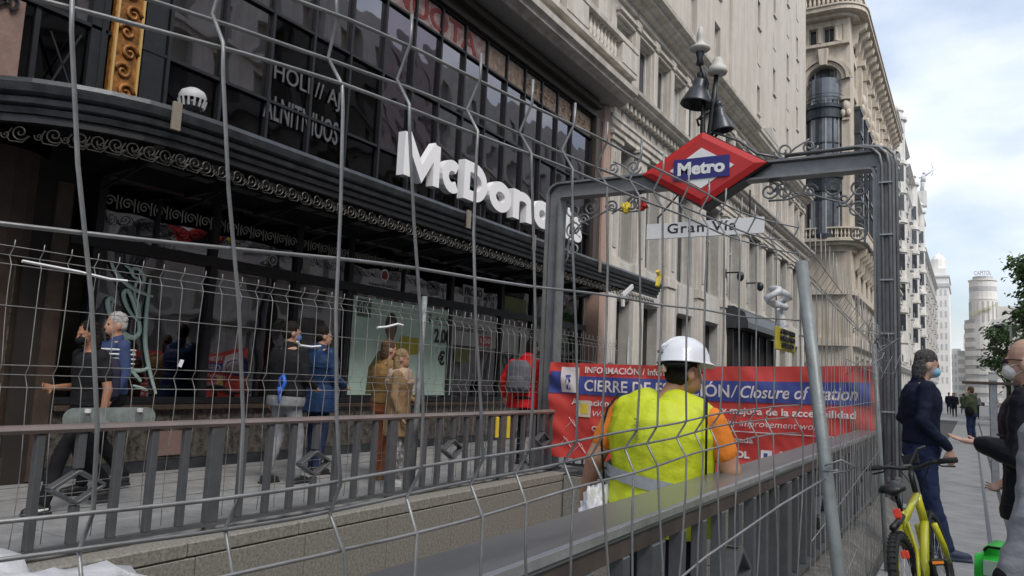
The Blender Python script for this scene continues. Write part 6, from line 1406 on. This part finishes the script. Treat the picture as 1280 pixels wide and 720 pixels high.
# ================================================================ BICYCLE AND BAG
M_bike = mat('bike_yellow', (.60, .58, .02), .3, var=.06, bump=.02, coat=.4); M_rub = mat('tyre_rubber', (.02, .02, .021), .85, bump=.6, bscale=140); M_tail = mat('red_lens', (.6, .05, .03), .3, emit=.15, bump=0)
bk = thing('bicycle', 'bright yellow mountain bicycle with black handlebars propped beside the railing', 'bicycle', (-.25, 5.0, 0), R(-10)); bk.rotation_euler = (0, R(-12), R(-6))
RW = .335
def wheel(y, nm='wheel'):
    m = MB(); m.tube([(0, y + (RW - .025) * math.cos(a), RW + (RW - .025) * math.sin(a)) for a in [2 * math.pi * i / 40 for i in range(41)]], .028, 10, cap=False); w_ = m.build('wheel', M_rub, bk, smooth=True, local=True)
    kn = MB()
    for i in range(56):
        a = 2 * math.pi * i / 56
        for sx in (-.018, 0, .018): kn.bar((sx - .006, y + (RW + .0) * math.cos(a), RW + (RW + .0) * math.sin(a)), (sx + .006, y + (RW + .0) * math.cos(a), RW + (RW + .0) * math.sin(a)), .012, .012)
    o = kn.build('tread', M_rub, w_, local=True); o['kind'] = 'stuff'
    m = MB(); m.tube([(0, y + (RW - .06) * math.cos(a), RW + (RW - .06) * math.sin(a)) for a in [2 * math.pi * i / 32 for i in range(33)]], .012, 6, cap=False); m.build('rim', M_black, w_, smooth=True, local=True)
    m = MB()
    for i in range(24):
        a = 2 * math.pi * i / 24; m.tube([((.025 if i % 2 else -.025), y, RW), (0, y + (RW - .065) * math.cos(a), RW + (RW - .065) * math.sin(a))], .0012, 3)
    o = m.build('spokes', M_galv, w_, local=True); o['kind'] = 'stuff'
    m = MB(); m.tube([(-.05, y, RW), (.05, y, RW)], .02, 10); m.build('hub', M_black, w_, local=True)
wheel(0); wheel(1.08)
BBy, BBz = .43, .29; ST = (0, .28, .76); HT = (0, .86, .80); HB = (0, .90, .62)
def fr_tube(a, b_, r, nm): m = MB(); m.tube([a, b_], r, 10); return m.build(nm, M_bike, bk, smooth=True, local=True)
fr_tube((0, BBy, BBz), ST, .020, 'seat_tube'); fr_tube((0, BBy, BBz), HB, .028, 'down_tube'); fr_tube((0, .30, .70), HT, .022, 'top_tube'); fr_tube(HT, HB, .026, 'head_tube')
for sx in (-.055, .055):
    m = MB(); m.tube([(sx * .4, BBy - .03, BBz), (sx, .2, RW - .01), (sx, 0, RW)], .013, 8); m.build('chain_stay', M_bike, bk, smooth=True, local=True)
    m = MB(); m.tube([(sx * .3, .30, .69), (sx, .18, .54), (sx, 0, RW)], .011, 8); m.build('seat_stay', M_bike, bk, smooth=True, local=True)
    m = MB(); m.tube([(sx * .9, .93, .60), (sx * 1.15, 1.0, .45), (sx * 1.1, 1.08, RW)], [.022, .02, .014], 8); m.build('fork_leg', M_bike, bk, smooth=True, local=True)
m = MB(); m.tube([ST, (0, .255, .86)], .014, 8); m.build('seat_post', M_black, bk, smooth=True, local=True)
m = MB(); loft(m, [((0, .17, .88), .075, .07), ((0, .18, .90), .08, .08), ((0, .19, .925), .06, .07)]); capsule(m, (0, .2, .90), .05, (0, .4, .905), .02); organic('saddle', m, M_black, bk, .007, 4)
m = MB(); m.tube([(0, .85, .82), (0, .84, .93), (0, .90, .97)], .018, 8); m.build('stem', M_black, bk, smooth=True, local=True)
m = MB(); m.tube([(-.28, .84, 1.0), (-.13, .88, .995), (-.06, .91, .975), (.06, .91, .975), (.13, .88, .995), (.28, .84, 1.0)], .0135, 8); hb = m.build('handlebar', M_black, bk, smooth=True, local=True)
for sx in (-1, 1):
    m = MB(); m.tube([(sx * .18, .868, 1.0), (sx * .29, .838, 1.0)], .019, 10); m.build('grip', M_rub, hb, smooth=True, local=True)
    m = MB(); m.tube([(sx * .16, .88, .99), (sx * .18, .93, .965), (sx * .26, .93, .955)], .006, 6); m.build('brake_lever', M_black, hb, smooth=True, local=True)
    m = MB(); m.tube([(sx * .19, .90, .99), (sx * .12, 1.0, 1.02), (sx * .03, .98, .85), (0, .95, .66)], .004, 5); m.build('cable', M_black, hb, smooth=True, local=True)
m = MB(); m.box(-.05, .05, .93, .96, 1.0, 1.06); m.tube([(.0, .9, 1.0), (.06, .93, 1.09), (.1, .98, 1.1)], .012, 6); m.build('phone_mount', M_black, bk, local=True)
m = MB(); m.box(-.02, .02, .155, .18, .73, .785); m.build('tail_light', M_tail, bk, bevel=.006, local=True)
m = MB(); m.box(-.022, .022, -.02 + .12, .125, .51, .555); m.build('reflector', M_tail, bk, bevel=.006, local=True)
m = MB(); m.box(-.11, .11, -.30 + .28, .02, .66, .685) if False else m.tube([(0, -.04, .70), (0, .12, .71), (0, .27, .73)], .02, 8); m.build('rear_mudguard', M_black, bk, smooth=True, local=True)
m = MB(); m.tube([(-.045, BBy, BBz), (-.05, BBy, BBz)], .08, 20); m.tube([(-.07, BBy, BBz), (-.075, BBy + .06, BBz - .16)], .011, 6); m.tube([(.07, BBy, BBz), (.075, BBy - .06, BBz + .16)], .011, 6); m.build('crankset', M_black, bk, local=True)
for sx, y, z in ((-1, BBy + .06, BBz - .16), (1, BBy - .06, BBz + .16)):
    m = MB(); m.box(sx * .08 - .0 if sx > 0 else -.17, .17 if sx > 0 else -.08, y - .04, y + .04, z - .012, z + .012); pd = m.build('pedal', M_black, bk, bevel=.004, local=True)
    m = MB(); m.box(sx * .125 - .03, sx * .125 + .03, y - .048, y - .042, z - .008, z + .008); m.build('pedal_reflector', mat('amber', (.8, .25, .02), .3, emit=.2), pd, local=True)
gb = thing('delivery_bag', 'bright green cube delivery bag with grey stripe at the lower right corner', 'bag', (.27, 6.1, 0), R(-10), None, 1.16)
M_green = mat('bag_green', (.02, .52, .045), .6, var=.12, scale=6, bump=.3)
m = MB(); m.box(-.21, .25, -.2, .22, .0, .42)
b = bmesh.new(); me = bpy.data.meshes.new('bag_body'); me.from_pydata([tuple(v) for v in m.v], [], m.f); b.from_mesh(me); bmesh.ops.recalc_face_normals(b, faces=b.faces); bmesh.ops.bevel(b, geom=b.edges[:], offset=.045, segments=4, affect='EDGES'); bmesh.ops.subdivide_edges(b, edges=b.edges[:], cuts=3, use_grid_fill=True)
for v in b.verts: v.co = v.co + v.co.normalized() * .014 * noise.noise(v.co * 9) + Vector((0, 0, .012 * noise.noise(v.co * 5)))
b.to_mesh(me); b.free(); me.materials.append(M_green); me.polygons.foreach_set('use_smooth', [True] * len(me.polygons)); link('bag_body', me, gb)
m = MB(); m.box(-.16, .2, -.212, -.2, .28, .36); m.build('reflective_stripe', mat('bag_grey', (.35, .45, .38), .4), gb, local=True)
m = MB(); m.tube([(-.16, -.18, .405), (-.14, -.19, .43), (.16, -.19, .435), (.2, -.18, .405)], .008, 6); m.build('zip', F_black, gb, local=True)
m = MB(); m.tube([(-.02, 0, .42), (-.03, 0, .47), (.08, 0, .47), (.1, 0, .42)], .013, 6); m.build('handle', F_black, gb, local=True, smooth=True)
bpy.data.scenes.remove(TMP)
